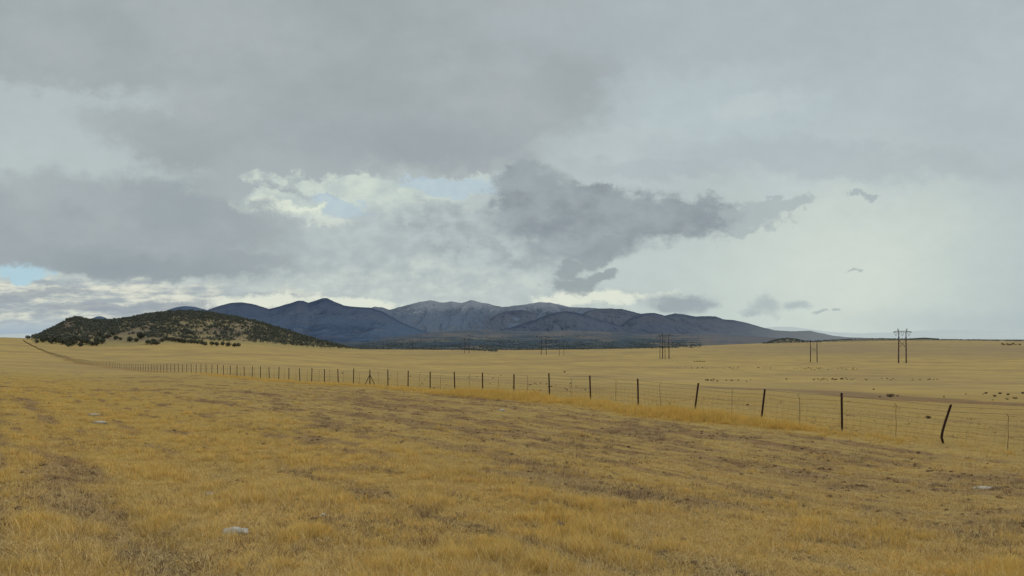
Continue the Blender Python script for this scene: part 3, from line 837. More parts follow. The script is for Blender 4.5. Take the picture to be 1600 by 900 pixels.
def tuft(seed, n, radius, h0, h1, lean, width, mat, flat=0.0):
    rng = np.random.default_rng(seed)
    t = rng.uniform(0, 2*pi, n); q = radius*np.sqrt(rng.random(n))
    bx, by = q*np.cos(t), q*np.sin(t)
    d = rng.uniform(0, 2*pi, n); h = rng.uniform(h0, h1, n)*(1-0.35*q/radius)
    ln = rng.uniform(0.15, 1.0, n)*lean*h
    if flat: h = h*(1-flat*rng.random(n)); ln = ln*(1+flat)
    dx, dy = np.cos(d), np.sin(d)
    wa = rng.uniform(0, pi, n); wx, wy = np.cos(wa)*width, np.sin(wa)*width
    V = np.zeros((n, 5, 3)); tip = np.zeros((n, 5))
    for k, (f, wd) in enumerate(((0, 1.0), (0.55, 0.75))):
        cx = bx+dx*ln*f*f; cy = by+dy*ln*f*f; cz = h*f-0.015*(k == 0)
        V[:, 2*k] = np.stack([cx-wx*wd, cy-wy*wd, cz], 1); V[:, 2*k+1] = np.stack([cx+wx*wd, cy+wy*wd, cz], 1)
        tip[:, 2*k:2*k+2] = f
    V[:, 4] = np.stack([bx+dx*ln, by+dy*ln, h], 1); tip[:, 4] = 1
    b = np.arange(n)[:, None]*5
    Q = (b+np.array([[0, 1, 3, 2]])); T = (b+np.array([[2, 3, 4]]))
    me = make_mesh('tuft', V.reshape(-1, 3), [Q, T], mat)
    ramp_attr(me, tip=tip, blade=np.repeat(rng.random(n), 5))
    return me
def collection_of(name, meshes):
    c = bpy.data.collections.new(name)
    for k, me in enumerate(meshes):
        c.objects.link(bpy.data.objects.new('grass_tuft', me))
    return c
def scatter(name, label, P, scl, coll):
    """P: n x 3 points; scl: n scales.  Geometry nodes set one tuft of the collection on each."""
    n = len(P)
    me = bpy.data.meshes.new(name); me.vertices.add(n); me.vertices.foreach_set('co', P.astype(np.float32).ravel())
    rr = np.random.default_rng(n)
    ramp_attr(me, size=scl)
    a = me.attributes.new('turn', 'FLOAT_VECTOR', 'POINT')
    a.data.foreach_set('vector', np.stack([rr.normal(size=n)*0.10, rr.normal(size=n)*0.10, rr.uniform(0, 2*pi, n)], 1).astype(np.float32).ravel())
    o = obj(name, me)
    ng = bpy.data.node_groups.new(name, 'GeometryNodeTree')
    ng.interface.new_socket('Geometry', in_out='INPUT', socket_type='NodeSocketGeometry')
    ng.interface.new_socket('Geometry', in_out='OUTPUT', socket_type='NodeSocketGeometry')
    gi = ng.nodes.new('NodeGroupInput'); go = ng.nodes.new('NodeGroupOutput')
    ci = ng.nodes.new('GeometryNodeCollectionInfo'); ci.inputs['Collection'].default_value = coll
    ci.inputs['Separate Children'].default_value = True; ci.inputs['Reset Children'].default_value = True
    ip = ng.nodes.new('GeometryNodeInstanceOnPoints'); ip.inputs['Pick Instance'].default_value = True
    s = ng.nodes.new('GeometryNodeInputNamedAttribute'); s.data_type = 'FLOAT'; s.inputs[0].default_value = 'size'
    t = ng.nodes.new('GeometryNodeInputNamedAttribute'); t.data_type = 'FLOAT_VECTOR'; t.inputs[0].default_value = 'turn'
    er = ng.nodes.new('FunctionNodeEulerToRotation')
    L = ng.links.new
    L(gi.outputs[0], ip.inputs['Points']); L(ci.outputs[0], ip.inputs['Instance'])
    so = [q for q in s.outputs if q.enabled][0]; to = [q for q in t.outputs if q.enabled][0]
    L(so, ip.inputs['Scale']); L(to, er.inputs[0]); L(er.outputs[0], ip.inputs['Rotation'])
    L(ip.outputs[0], go.inputs[0])
    md = o.modifiers.new('tufts', 'NODES'); md.node_group = ng
    return tag(o, label, 'grass', kind='stuff')

def spread(n, d0, d1, power, seed, az=0.66):
    rng = np.random.default_rng(seed)
    t = rng.random(n)
    e = 1-power
    D = (d0**e + t*(d1**e-d0**e))**(1/e)
    a = rng.uniform(-az, az, n)
    return np.sin(a)*D/np.cos(a)*1.0, D, rng       # points inside a wedge, D measured straight ahead
def zs(x, y, sink=0.0):
    return np.stack([x, y, ground(x, y)-sink], 1)

# golden tufts
def clump(x, y, k=1.5): return sstep(-0.22, 0.20, fbm(x*k, y*k, 4))
X_, Y_, r_ = spread(90000, 4.5, 100, 1.45, 1)
b_, g_, t_, ru_ = cover(X_, Y_); u_, v_ = uv_of(X_, Y_)
cl_ = sstep(-0.12, 0.26, fbm(X_*0.55, Y_*0.55, 4))*clump(X_, Y_, 2.3)
keep = (v_ < 2.5) & (r_.random(len(X_)) < np.clip(g_*1.5*(1.1-1.6*b_), 0, 1)*(0.07+0.93*cl_)*(1-sstep(60, 98, Y_)))
P = zs(X_[keep], Y_[keep], 0.01)
s_ = (0.45+0.35*t_[keep]+0.30*cl_[keep]+0.25*r_.random(keep.sum()))*(1+0.012*Y_[keep])
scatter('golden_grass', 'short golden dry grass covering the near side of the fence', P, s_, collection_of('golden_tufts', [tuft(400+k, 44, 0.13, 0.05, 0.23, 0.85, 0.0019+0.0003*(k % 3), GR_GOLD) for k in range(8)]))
print('golden', len(P))
# pale thin tufts everywhere
X_, Y_, r_ = spread(110000, 4.5, 120, 1.45, 2)
b_, g_, t_, ru_ = cover(X_, Y_)
keep = r_.random(len(X_)) < np.clip(1.05-1.25*b_, 0.08, 0.9)*(0.2+0.8*clump(X_+40, Y_, 1.1))*(1-sstep(70, 118, Y_))
P = zs(X_[keep], Y_[keep], 0.01)
s_ = (0.5+0.5*r_.random(keep.sum()))*(1+0.012*Y_[keep])
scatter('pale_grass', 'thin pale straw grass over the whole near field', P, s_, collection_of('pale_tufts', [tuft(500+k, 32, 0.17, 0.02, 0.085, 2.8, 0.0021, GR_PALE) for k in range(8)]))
print('pale', len(P))
# flattened litter over the bare ground
X_, Y_, r_ = spread(45000, 4.5, 45, 1.35, 3)
b_, g_, t_, ru_ = cover(X_, Y_)
keep = r_.random(len(X_)) < np.clip(0.35+0.5*b_, 0, 0.8)*(1-sstep(30, 45, Y_))
P = zs(X_[keep], Y_[keep], 0.0)
scatter('straw_litter', 'flattened grey straw litter over the bare soil patches', P, 0.7+0.6*r_.random(len(P)), collection_of('litter_tufts', [tuft(600+k, 26, 0.2, 0.01, 0.045, 5.0, 0.0022, GR_LITT) for k in range(6)]))
print('litter', len(P))
# long bent stems close by
X_, Y_, r_ = spread(5200, 4.6, 26, 1.2, 12)
keep = r_.random(len(X_)) < np.clip(0.35+1.6*fbm(X_*0.6, Y_*0.6, 3), 0, 1)
P = zs(X_[keep], Y_[keep], 0.0)
scatter('bent_stems', 'long bent pale straw stems standing out of the short grass', P, 0.6+0.7*r_.random(len(P)), collection_of('stem_tufts', [tuft(900+k, 7, 0.12, 0.14, 0.36, 1.3, 0.0022, GR_LITT) for k in range(6)]))
# clods of earth on the bare patches
CLOD, nt_, b_ = material('earth_clod', 1.0, 0.05)
setc(nt_, b_, mix(nt_, noise(nt_, position(nt_), 6, 4, 0.6).smooth(0.3, 0.7), (0.135, 0.078, 0.040), (0.250, 0.160, 0.085)))
def clod(seed):
    rng = np.random.default_rng(seed); V = []; n, m = 8, 5
    q = rng.uniform(0.7, 1.3, (m+1, n))
    for i in range(m+1):
        for j in range(n):
            a = pi*i/m; t = 2*pi*j/n; e = 1.0 if i in (0, m) else q[i, j]
            V.append((sin(a)*cos(t)*e, sin(a)*sin(t)*e*0.8, cos(a)*0.6*e))
    Q = [(i*n+j, i*n+(j+1) % n, (i+1)*n+(j+1) % n, (i+1)*n+j) for i in range(m) for j in range(n)]
    return make_mesh('clod', np.array(V)*0.03, Q, CLOD)
X_, Y_, r_ = spread(34000, 4.6, 45, 1.35, 13)
b_, g_, t_, ru_ = cover(X_, Y_)
keep = r_.random(len(X_)) < np.clip(b_*1.1-0.12, 0.02, 1)*clump(X_, Y_, 2.0)
P = zs(X_[keep], Y_[keep], -0.004)
o_ = scatter('earth_clods', 'brown clods of earth strewn over the bare patches', P, (0.25+1.4*r_.random(len(P))**3)*(1+0.01*Y_[keep]), collection_of('clods', [clod(950+k) for k in range(6)]))
o_['category'] = 'dirt'
# dark dead weeds
GR_DARK = grass_material('dead_weed', (0.270, 0.165, 0.095), (0.320, 0.215, 0.135), (0.170, 0.110, 0.070))
X_, Y_, r_ = spread(16000, 4.8, 90, 1.35, 6)
b_, g_, t_, ru_ = cover(X_, Y_)
keep = r_.random(len(X_)) < np.clip(0.02+0.45*b_+1.2*fbm(X_*0.25, Y_*0.25, 3), 0, 1)*(1-sstep(60, 90, Y_))
P = zs(X_[keep], Y_[keep], 0.0)
scatter('dead_weeds', 'dark brown dead weeds and twigs among the straw', P, (0.5+0.8*r_.random(len(P))**2)*(1+0.014*Y_[keep]), collection_of('weed_tufts', [tuft(800+k, 22, 0.10, 0.03, 0.12, 1.6, 0.0028, GR_DARK) for k in range(6)]))
# tall golden grass in front of and under the fence
nn = 36000
rg_ = np.random.default_rng(4)
uu = rg_.uniform(-14, 120, nn); vv = -2.4+rg_.normal(size=nn)*2.0
X_ = FX0+uu*FU[0]+vv*FN[0]; Y_ = FY0+uu*FU[1]+vv*FN[1]
b_, g_, t_, ru_ = cover(X_, Y_)
keep = rg_.random(nn) < np.clip(t_*1.1-0.06, 0, 1)
P = zs(X_[keep], Y_[keep], 0.01); s_ = 0.35+0.95*np.clip(t_[keep], 0, 1.0)*rg_.uniform(0.5, 1.15, keep.sum())
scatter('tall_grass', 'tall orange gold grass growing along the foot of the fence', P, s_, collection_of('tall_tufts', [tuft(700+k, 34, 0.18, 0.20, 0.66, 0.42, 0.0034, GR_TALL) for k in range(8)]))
print('tall', len(P))

# ------------------------------------------------------------------ stones and litter lying in the grass
STONE, nt_, b_ = material('pale_stone', 0.8, 0.3)
setc(nt_, b_, mix(nt_, noise(nt_, position(nt_), 14, 5, 0.6).smooth(0.35, 0.65), (0.66, 0.60, 0.50), (0.46, 0.39, 0.30)))
bump(nt_, b_, noise(nt_, position(nt_), 30, 4, 0.6), 0.5, 0.01)
DARKST, nt_, b_ = material('dark_stone', 0.7, 0.3)
setc(nt_, b_, mix(nt_, noise(nt_, position(nt_), 20, 4, 0.6).smooth(0.4, 0.6), (0.045, 0.045, 0.05), (0.12, 0.115, 0.115)))
def stone(px, y, size, mat, label, seed):
    rng = np.random.default_rng(seed)
    x, D, z = land_at(px, y)
    n, m = 18, 10; V = []
    for i in range(m+1):
        for j in range(n):
            a = pi*i/m; t = 2*pi*j/n
            d = np.array([sin(a)*cos(t), sin(a)*sin(t), cos(a)])
            q = 1+0.55*float(fbm(np.array([d[0]*1.6+seed]), np.array([d[1]*1.6+d[2]*2+seed]), 3)[0])
            d = np.sign(d)*np.abs(d)**0.75
            V.append(d*q*np.array(size)/2)
    Q = [(i*n+j, i*n+(j+1) % n, (i+1)*n+(j+1) % n, (i+1)*n+j) for i in range(m) for j in range(n)]
    o = obj('stone', make_mesh('stone', V, Q, mat, True), None, (x, D, z+size[2]*0.22), rng.uniform(-0.4, 0.4))
    tag(o, label, 'stone')
stone(368, 835, (0.27, 0.16, 0.10), STONE, 'flat whitish stone lying in the golden grass near the bottom', 1)
stone(327, 776, (0.10, 0.09, 0.10), STONE, 'small upright white stone in the golden grass', 2)
stone(155, 662, (0.50, 0.30, 0.12), STONE, 'pale flat stone on the grassy verge, lower of two', 3)
stone(147, 649, (0.45, 0.30, 0.10), STONE, 'pale flat stone on the grassy verge, upper of two', 4)
stone(1536, 764, (0.42, 0.24, 0.06), STONE, 'low pale slab half buried in the sparse grass', 5)
stone(875, 826, (0.09, 0.09, 0.12), DARKST, 'small dark stone with a light top in thin grass', 6)
stone(785, 642, (0.30, 0.22, 0.10), STONE, 'tiny pale stone near the middle of the field', 7)
stone(504, 807, (0.06, 0.05, 0.05), STONE, 'pebble sized white stone among bare clods', 8)

# ------------------------------------------------------------------ the fence
print('fence...')
RUST, nt_, b_ = material('rusty_post_steel', 0.75, 0.3)
nz = noise(nt_, position(nt_), 9, 4, 0.6)
setc(nt_, b_, mix(nt_, nz.smooth(0.35, 0.7), (0.034, 0.013, 0.013), (0.072, 0.028, 0.022)))
WIRE, nt_, b_ = material('weathered_wire', 0.7, 0.3)
setc(nt_, b_, mix(nt_, noise(nt_, position(nt_), 3, 3, 0.6).smooth(0.4, 0.6), (0.145, 0.105, 0.070), (0.20, 0.155, 0.11)))
STAY, nt_, b_ = material('bare_stick', 0.9, 0.1)
setc(nt_, b_, mix(nt_, noise(nt_, position(nt_), 8, 3, 0.6).smooth(0.4, 0.6), (0.15, 0.105, 0.062), (0.22, 0.165, 0.10)))
PH = 1.50
NPOST = 340
fx, fy = fence_pt(np.arange(-2, NPOST)); fzv = ground(fx, fy)
def post_z(n): return fzv[n+2]
LEAN = {0: (0.42, 0.0), 1: (-0.02, 0), 2: (0.17, 0), 3: (0.20, 0), 4: (-0.03, 0), 5: (-0.05, 0), 8: (-0.01, 0), 11: (0.02, 0), 12: (-0.02, 0), -1: (0.1, 0)}
SEC = [(-0.028, -0.010), (-0.007, -0.010), (-0.005, -0.038), (0.005, -0.038), (0.007, -0.010), (0.028, -0.010), (0.028, 0.004), (-0.028, 0.004)]
def post_mesh(kind, lean, h=PH):
    mb = MB()
    lx = lean
    if kind == 'bent':
        path = [(0.06, 0, -0.3), (0.03, 0, 0.0), (-0.03, 0, 0.22), (0.0, 0, 0.42), (0.11, 0, 0.80), (0.31, 0, 1.40)]
    else:
        path = [(lx*q, 0, q*h) for q in (-0.15, 0.0, 0.35, 0.7, 1.0)]
    mb.prism(path, [(a*1.5, b*1.5) for a, b in SEC])
    # the studs down the face of the post
    for k in range(22):
        q = 0.10+0.88*k/21
        zt = path[-1][2]*q
        xs = np.interp(zt, [p[2] for p in path], [p[0] for p in path])
        mb.box((xs, -0.061, zt), (0.016, 0.012, 0.022))
    # flat top
    p = path[-1]; mb.box((p[0], -0.008, p[2]+0.003), (0.07, 0.05, 0.008))
    return mb.mesh('post', RUST)
fence = tag(empty('wire_fence', (FX0, FY0, float(post_z(0)))), 'long barbed wire fence on rusty steel posts crossing the dry grassland', 'fence')
O = np.array([FX0, FY0, float(post_z(0))])
straight = post_mesh('straight', 0.0); variants = [post_mesh('straight', s) for s in (-0.05, 0.0, 0.04)]
PLAB = {0: 'rusty post bent near its base and leaning over', 2: 'rusty post leaning slightly', 3: 'rusty post leaning slightly', 13: 'braced post with two raking stays'}
shown = 0
far_mb = MB()
ftop = {}
for n in range(-1, NPOST-2):
    if n == 13: hh = 1.5
    x, y = fence_pt(n); z = float(post_z(n))
    hh = 1.5+0.05*sin(n*2.3)
    if n < 99:
        if n == 0: me = post_mesh('bent', 0)
        elif n in LEAN: me = post_mesh('straight', LEAN[n][0])
        else: me = variants[n % 3]
        o = obj('post', me, fence, (x-O[0], y-O[1], z-O[2]), 0.0)
        if n != 0: o.scale = (1, 1, hh/1.5)
        if n in PLAB: o['label'] = PLAB[n]
    else:
        far_mb.prism([(x-O[0], y-O[1], z-O[2]-0.1), (x-O[0], y-O[1], z-O[2]+hh)], [(a*1.5, b*1.5) for a, b in SEC])
o = obj('post', far_mb.mesh('post', RUST), fence); o['kind'] = 'stuff'
# raking stays of the braced post
for sgn in (-1, 1):
    x, y = fence_pt(13); z = float(post_z(13))
    bx_ = x+sgn*0.52; by_ = y+sgn*0.1
    mb = MB(); mb.tube([(x-O[0]+sgn*0.02, y-O[1], z-O[2]+0.98), (bx_-O[0], by_-O[1], gz(bx_, by_)-O[2]-0.1)], 0.034, 6)
    obj('brace', mb.mesh('brace', RUST), fence)
# wires, one object for each strand
def wire_pts(h, n0=-2, n1=200, sag=0.03, dx=0.0):
    pts = []
    for n in range(n0, n1):
        x, y = fence_pt(n); z = float(post_z(n))
        lx = 0.31/1.4*min(h, 1.4) if n == 0 else LEAN.get(n, (0, 0))[0]*h/1.5
        hh = h
        if n == 0: hh = h*0.94
        pts.append((x+lx-O[0], y-0.06-O[1], z+hh-O[2]))
        x2, y2 = fence_pt(n+0.5); z2 = (z+float(post_z(n+1)))/2
        if n < 60: pts.append((x2-O[0], y2-0.06-O[1], z2+h-sag*random.uniform(0.3, 2.0)-O[2]))
    return pts
for k, h in enumerate((1.42, 1.22, 1.04, 0.88, 0.70, 0.50, 0.28)):
    mb = MB(); rad = 0.0052 if k < 2 else 0.0036
    mb.tube(wire_pts(h), rad, 4)
    if k < 2:      # barbs
        P_ = wire_pts(h, -2, 14, 0.0)
        for a, b in zip(P_[:-1], P_[1:]):
            a = np.array(a); b = np.array(b)
            for q in np.linspace(0.05, 0.95, 14):
                c = a+(b-a)*q
                mb.tube([c+(-0.02, 0, 0.02), c+(0.02, 0, -0.02)], 0.002, 4, False)
    obj('wire', mb.mesh('wire', WIRE), fence)
# crooked sticks tied between the posts
HOOK = {1: 0.11, 2: 0.0, -1: -0.09}
for n in range(-1, 44):
    rr = random.Random(900+n)
    x, y = fence_pt(n+0.5); x += rr.uniform(-.25, .25); z = gz(x, y)
    h = 1.30+rr.uniform(-.08, .10)
    pts = [(0, 0, -0.05)]; cx = 0
    for q in (0.2, 0.4, 0.6, 0.8, 0.95):
        cx += rr.uniform(-.022, .022); pts.append((cx, rr.uniform(-.01, .01), h*q))
    hk = rr.choice([-0.09, 0.06, 0.12, 0.0]); pts.append((cx+hk, 0, h*(1.03 if abs(hk) > .05 else 1.0)))
    if n in (1, 3): pts.append((cx+hk+0.10, 0, h*1.08))
    mb = MB(); mb.tube([(p[0]+x-O[0], p[1]+y-0.06-O[1], p[2]+z-O[2]) for p in pts], [0.011]*(len(pts)-1)+[0.007], 4)
    obj('stay', mb.mesh('stay', STAY), fence)
# woven wire uprights along the lower part
mb = MB()
for n in range(-2, 26):
    for k in range(13):
        q = (k+0.5)/13
        x, y = fence_pt(n+q); z = float(post_z(n))*(1-q)+float(post_z(n+1))*q
        if random.random() < 0.12: continue
        l = LEAN.get(n, (0, 0))[0]*(1-q)+LEAN.get(n+1, (0, 0))[0]*q
        mb.tube([(x-O[0], y-0.06-O[1], z+0.10-O[2]), (x-O[0]+l*0.55, y-0.06-O[1], z+0.98-O[2])], 0.0022, 4, False)
obj('wire_mesh', mb.mesh('wire_mesh', WIRE), fence)

# ------------------------------------------------------------------ transmission towers
print('towers...')
PYL, nt_, b_ = material('weathering_steel', 0.7, 0.2)
setc(nt_, b_, mix(nt_, noise(nt_, position(nt_), 0.5, 3, 0.6).smooth(0.3, 0.7), (0.105, 0.062, 0.058), (0.080, 0.062, 0.066)))
PYT, nt_, b_ = material('grey_steel', 0.6, 0.3); setc(nt_, b_, (0.085, 0.095, 0.105))
INS, nt_, b_ = material('glass_insulator', 0.4, 0.4); setc(nt_, b_, (0.12, 0.20, 0.20))
def tower(px, base_y, cross_y, sep_px, label, thick=1.0, group='steel transmission towers striding across the plain', arm=True):
    x, D, z = land_at(px, base_y)
    Hc = (base_y-cross_y)*D/F; hs = sep_px*D/F/2; s = D/650.0
    t = tag(empty('transmission_tower', (x, D, z)), label, 'transmission tower', group)
    r = 0.47*thick
    for sg in (-1, 1):
        mb = MB(); mb.tube([(sg*hs*1.06, 0, -0.5), (sg*hs*1.06, 0, 0.2), (sg*hs*1.02, 0, Hc*0.5), (sg*hs*0.98, 0, Hc*1.01)], [r*1.15, r*1.1, r*0.9, r*0.72], 12)
        for q in (0.42, 0.62, 0.82):
            mb.tube([(sg*hs*(1.06-.08*q), 0, Hc*q-.3), (sg*hs*(1.06-.08*q), 0, Hc*q+.3)], r*1.25, 12)
        obj('pole', mb.mesh('pole', PYL, True), t)
        mb = MB(); mb.tube([(sg*hs*0.98, 0, Hc*0.98), (sg*hs*1.25, 0, Hc*1.12)], [0.30*thick, 0.13*thick], 6)
        mb.tube([(sg*hs*1.35, 0, Hc), (sg*hs*1.25, 0, Hc*1.12)], [0.10*thick, 0.09*thick], 6)
        obj('shield_wire_peak', mb.mesh('shield_wire_peak', PYT), t)
    hw = hs*2.55
    mb = MB()
    for dz in (0, ): mb.tube([(-hw, 0, Hc-0.25), (-hs*1.6, 0, Hc), (hs*1.6, 0, Hc), (hw, 0, Hc-0.25)], 0.22*thick, 4)
    mb.tube([(-hw, 0, Hc-0.1), (-hs, 0, Hc+1.0), (0, 0, Hc+0.5), (hs, 0, Hc+1.0), (hw, 0, Hc-0.1)], 0.12*thick, 4)
    obj('crossarm', mb.mesh('crossarm', PYT), t)
    mb = MB()
    mb.tube([(-hs, 0, Hc*0.72), (hs, 0, Hc*0.50)], 0.17*thick, 6)
    mb.tube([(-hs, 0.3, Hc*0.50), (hs, 0.3, Hc*0.72)], 0.13*thick, 6)
    obj('cross_brace', mb.mesh('cross_brace', PYL), t)
    for c in (-1.78, 0, 1.78):
        mb = MB(); cx = c*hs; v = hs*0.45; dp = Hc*0.125
        for sg in (-1, 1):
            pts = [(cx+sg*v*(1-q), 0, Hc-0.3-q*dp) for q in np.linspace(0, 1, 15)]
            mb.tube(pts, [0.16*thick if i % 2 else 0.08*thick for i in range(15)], 6)
        obj('insulator', mb.mesh('insulator', INS), t)
    return t
tower(1410, 567.2, 518.5, 11.4, 'tallest twin pole transmission tower with crossarm standing on the pale plain', 1.0)
tower(1271.5, 566.0, 534.0, 10.0, 'slim twin pole tower above the dense speckled bush patch', 0.75)
tower(1040.3, 560.8, 524.0, 9.6, 'darker tower of the overlapping pair standing before the mountain foot', 1.0)
tower(1035.2, 561.2, 527.0, 7.6, 'fainter tower of the overlapping pair, its poles between the darker ones', 0.6)
tower(849.6, 554.6, 527.0, 7.4, 'tower standing before dark scrub with the stronger poles of the middle two', 0.9)
tower(877.5, 555.6, 533.5, 6.8, 'very faint tower just beside the middle tower', 0.55)
tower(729.4, 551.6, 530.0, 6.4, 'farthest visible tower at the end of the dark scrub line', 0.9)
tower(642.0, 546.6, 532.5, 4.6, 'barely visible tower before the foot of the big blue mountain', 0.9)

# ------------------------------------------------------------------ camera
cam_d = bpy.data.cameras.new('camera'); cam = bpy.data.objects.new('camera', cam_d); COL.objects.link(cam)
cam_d.sensor_width = 36; cam_d.lens = 36*F/1600
cam_d.shift_y = (HZ-450)/1600
cam_d.clip_start = 0.1; cam_d.clip_end = 200000
cam.location = (0, 0, 0); cam.rotation_euler = (radians(90), 0, 0)
scene.camera = cam

# ------------------------------------------------------------------ light and sky
SUN_EL, SUN_AZ = radians(42), radians(42)       # azimuth to the right of the view
sd = bpy.data.lights.new('sun', 'SUN'); so = bpy.data.objects.new('sun', sd); COL.objects.link(so)
sd.energy = 0.75; sd.angle = radians(14); sd.color = (1.0, 0.95, 0.86)
so.rotation_euler = (radians(90)-SUN_EL, 0, -(SUN_AZ)+pi)
so.rotation_euler = (pi/2-SUN_EL, 0, pi-SUN_AZ)

world = bpy.data.worlds.new('World'); scene.world = world; world.use_nodes = True
nt = world.node_tree; nt.nodes.clear()
tc = nt.nodes.new('ShaderNodeTexCoord'); sep = nt.nodes.new('ShaderNodeSeparateXYZ')
nt.links.new(tc.outputs['Generated'], sep.inputs[0])
dx, dy, dz = (S(nt, sep.outputs[i]) for i in range(3))
hor = (dx*dx+dy*dy).sqrt().maxi(0.02)
dyc = dy.maxi(hor*0.36)
# world bearing (A) and height above the horizon (E), in hundreds of the photograph's pixels at its scale
A = dx/dyc*12.5 + 8.0
E = dz/dyc*12.5
AE = vec(nt, A, E, 0)
def wn(sx, sy, off, scale, detail, rough, dist=0.0, out='Fac'):
    return (noise(nt, vec(nt, A*sx+off, E*sy, off*0.37), scale, detail, rough, dist, out)-0.5)*1.9+0.5
nBig = wn(1, 1.5, 0.0, 0.42, 4, 0.5)
nMid = wn(1, 1.6, 11.0, 1.15, 7, 0.56)
nFin = wn(1, 1.5, 23.0, 2.6, 8, 0.60)
nTin = wn(1, 1.3, 37.0, 5.5, 8, 0.62)
nStr = wn(0.45, 2.6, 51.0, 2.0, 7, 0.58)      # horizontal streaks
wA = wn(1, 1.4, 61.0, 0.9, 2, 0.5); wE = wn(1, 1.4, 71.0, 0.9, 2, 0.5)
vA = wn(1, 1.3, 81.0, 3.2, 6, 0.62); vE = wn(1, 1.3, 91.0, 3.2, 6, 0.62)
low_k = E.smooth(0.0, 2.2)*0.7+0.3
Aw = A + ((wA-0.5)*0.32 + (vA-0.5)*0.42)*low_k
Ew = E + ((wE-0.5)*0.26 + (vE-0.5)*0.30)*low_k
def blob(px, y, rx, ry, rot=0.0):
    """1 at its centre, 0 on its rim, below 0 outside"""
    cx, cy = px/100, (HZ-y)/100
    ax = (Aw-cx); ay = (Ew-cy)
    c, s = cos(radians(rot)), sin(radians(rot))
    a = (ax*(c/(rx/100)) + ay*(s/(rx/100))); b = (ay*(c/(ry/100)) - ax*(s/(ry/100)))
    return 1.0 - (a*a+b*b).sqrt()
def union(*bs):
    r = bs[0]
    for b in bs[1:]: r = r.maxi(b)
    return r
def edge(bl, lo, hi, *terms):
    v = bl
    for n, k in terms: v = v + (n-0.5)*k
    return v.smooth(lo, hi)
sky = nt.nodes.new('ShaderNodeTexSky'); sky.sky_type = 'NISHITA'; sky.sun_disc = False
sky.sun_elevation = SUN_EL; sky.sun_rotation = SUN_AZ
# clear sky seen through the gaps (a faint blue, thinned by high cloud)
blue = scalecol(nt, sky.outputs[0], 0.085)
blue = mix(nt, 0.85, blue, srgb(180, 198, 212))
up = E.smooth(0.0, 5.3)
rgt = A.smooth(5.5, 12.5)
# the general veil of cloud
col = mix(nt, up, srgb(194, 203, 200), srgb(171, 180, 185))
col = mix(nt, (rgt*0.8), col, mix(nt, E.smooth(0.0, 3.6), srgb(192, 203, 200), srgb(176, 187, 192)))
col = scalecol(nt, col, 0.94+0.12*nBig)
# brighter: glow low on the right, patch high on the left, band at centre
glow = blob(1335, 420, 330, 240).smooth(-0.1, 1.0)
col = mix(nt, glow*0.85, col, srgb(209, 217, 209))
g2 = blob(1350, 455, 110, 60, 50).smooth(0.0, 1.0); col = mix(nt, g2*0.35, col, srgb(213, 219, 207))
col = mix(nt, edge(blob(120, 195, 330, 110, -8), -0.1, 0.8, (nMid, 0.5))*0.55, col, srgb(184, 194, 197))
col = mix(nt, edge(blob(1130, 190, 330, 90, -18), -0.2, 0.9, (nMid, 0.9))*0.55, col, srgb(184, 196, 202))
col = mix(nt, edge(blob(1010, 225, 200, 60, 20), 0.0, 0.8, (nMid, 0.6))*0.6, col, srgb(187, 198, 200))
col = mix(nt, edge(blob(1180, 165, 90, 28, 10), 0.0, 1.0, (nMid, 1.2))*0.5, col, srgb(192, 202, 203))
# rain dimmed right edge
col = mix(nt, edge(blob(1640, 480, 240, 170, 0), -0.1, 0.9, (nBig, 0.6))*0.6, col, srgb(178, 190, 192))
col = mix(nt, edge(blob(1560, 505, 330, 42, 0), 0.0, 0.9, (nBig, 0.5))*0.45, col, srgb(172, 183, 188))
# heavy grey sheet overhead
top = union(blob(420, 20, 700, 150, -3), blob(600, 170, 330, 125, -10), blob(780, 150, 260, 130, 22), blob(150, 60, 420, 90, -10), blob(420, 215, 210, 78, -12), blob(90, 90, 330, 62, -6), blob(330, 235, 230, 60, -14))
mtop = edge(top, -0.08, 0.42, (nMid, 0.34), (nBig, 0.3), (nFin, 0.08))
ctop = mix(nt, (nBig*0.75+nMid*0.25).smooth(0.25, 0.75), srgb(160, 168, 172), srgb(169, 176, 180))
ctop = mix(nt, edge(blob(640, 225, 330, 60, -4), 0.0, 1.0, (nMid, 0.4))*0.7, ctop, srgb(155, 164, 170))
col = mix(nt, mtop, col, ctop)
col = mix(nt, edge(blob(395, 285, 150, 75, 15), 0.0, 0.7, (nMid, 0.2))*0.8, col, srgb(168, 176, 180))
sh2 = edge(union(blob(1180, 40, 520, 70, 4), blob(1330, 250, 420, 42, -4), blob(1050, 262, 200, 26, 0)), 0.0, 0.6, (nMid, 0.5), (nBig, 0.4))
col = mix(nt, sh2*0.55, col, srgb(170, 180, 185))
# opening under the sheet: cream cloud, then blue showing through
opening = union(blob(590, 296, 190, 24, -5), blob(480, 327, 135, 22, -9), blob(600, 322, 90, 28, -10), blob(730, 293, 125, 20, 0))
mo = edge(opening, -0.05, 0.35, (nFin, 0.6), (nMid, 0.4))
cream = mix(nt, (nTin*0.3+nFin*0.4+nMid*0.3).smooth(0.28, 0.70), srgb(186, 198, 197), srgb(207, 217, 206))
col = mix(nt, mo*0.9, col, cream)
bl = union(blob(535, 327, 66, 19, -13), blob(720, 292, 100, 17, -2))
mb_ = edge(bl, -0.02, 0.22, (nFin, 0.75), (nTin, 0.4))
col = mix(nt, mb_*0.65, col, blue)
brt = union(blob(470, 336, 100, 9, -14), blob(392, 332, 42, 7, -40), blob(388, 346, 50, 7, -36), blob(410, 326, 12, 12, 0))
col = mix(nt, edge(brt, -0.15, 0.6, (nFin, 0.7), (nTin, 0.6))*0.9, col, srgb(226, 232, 216))
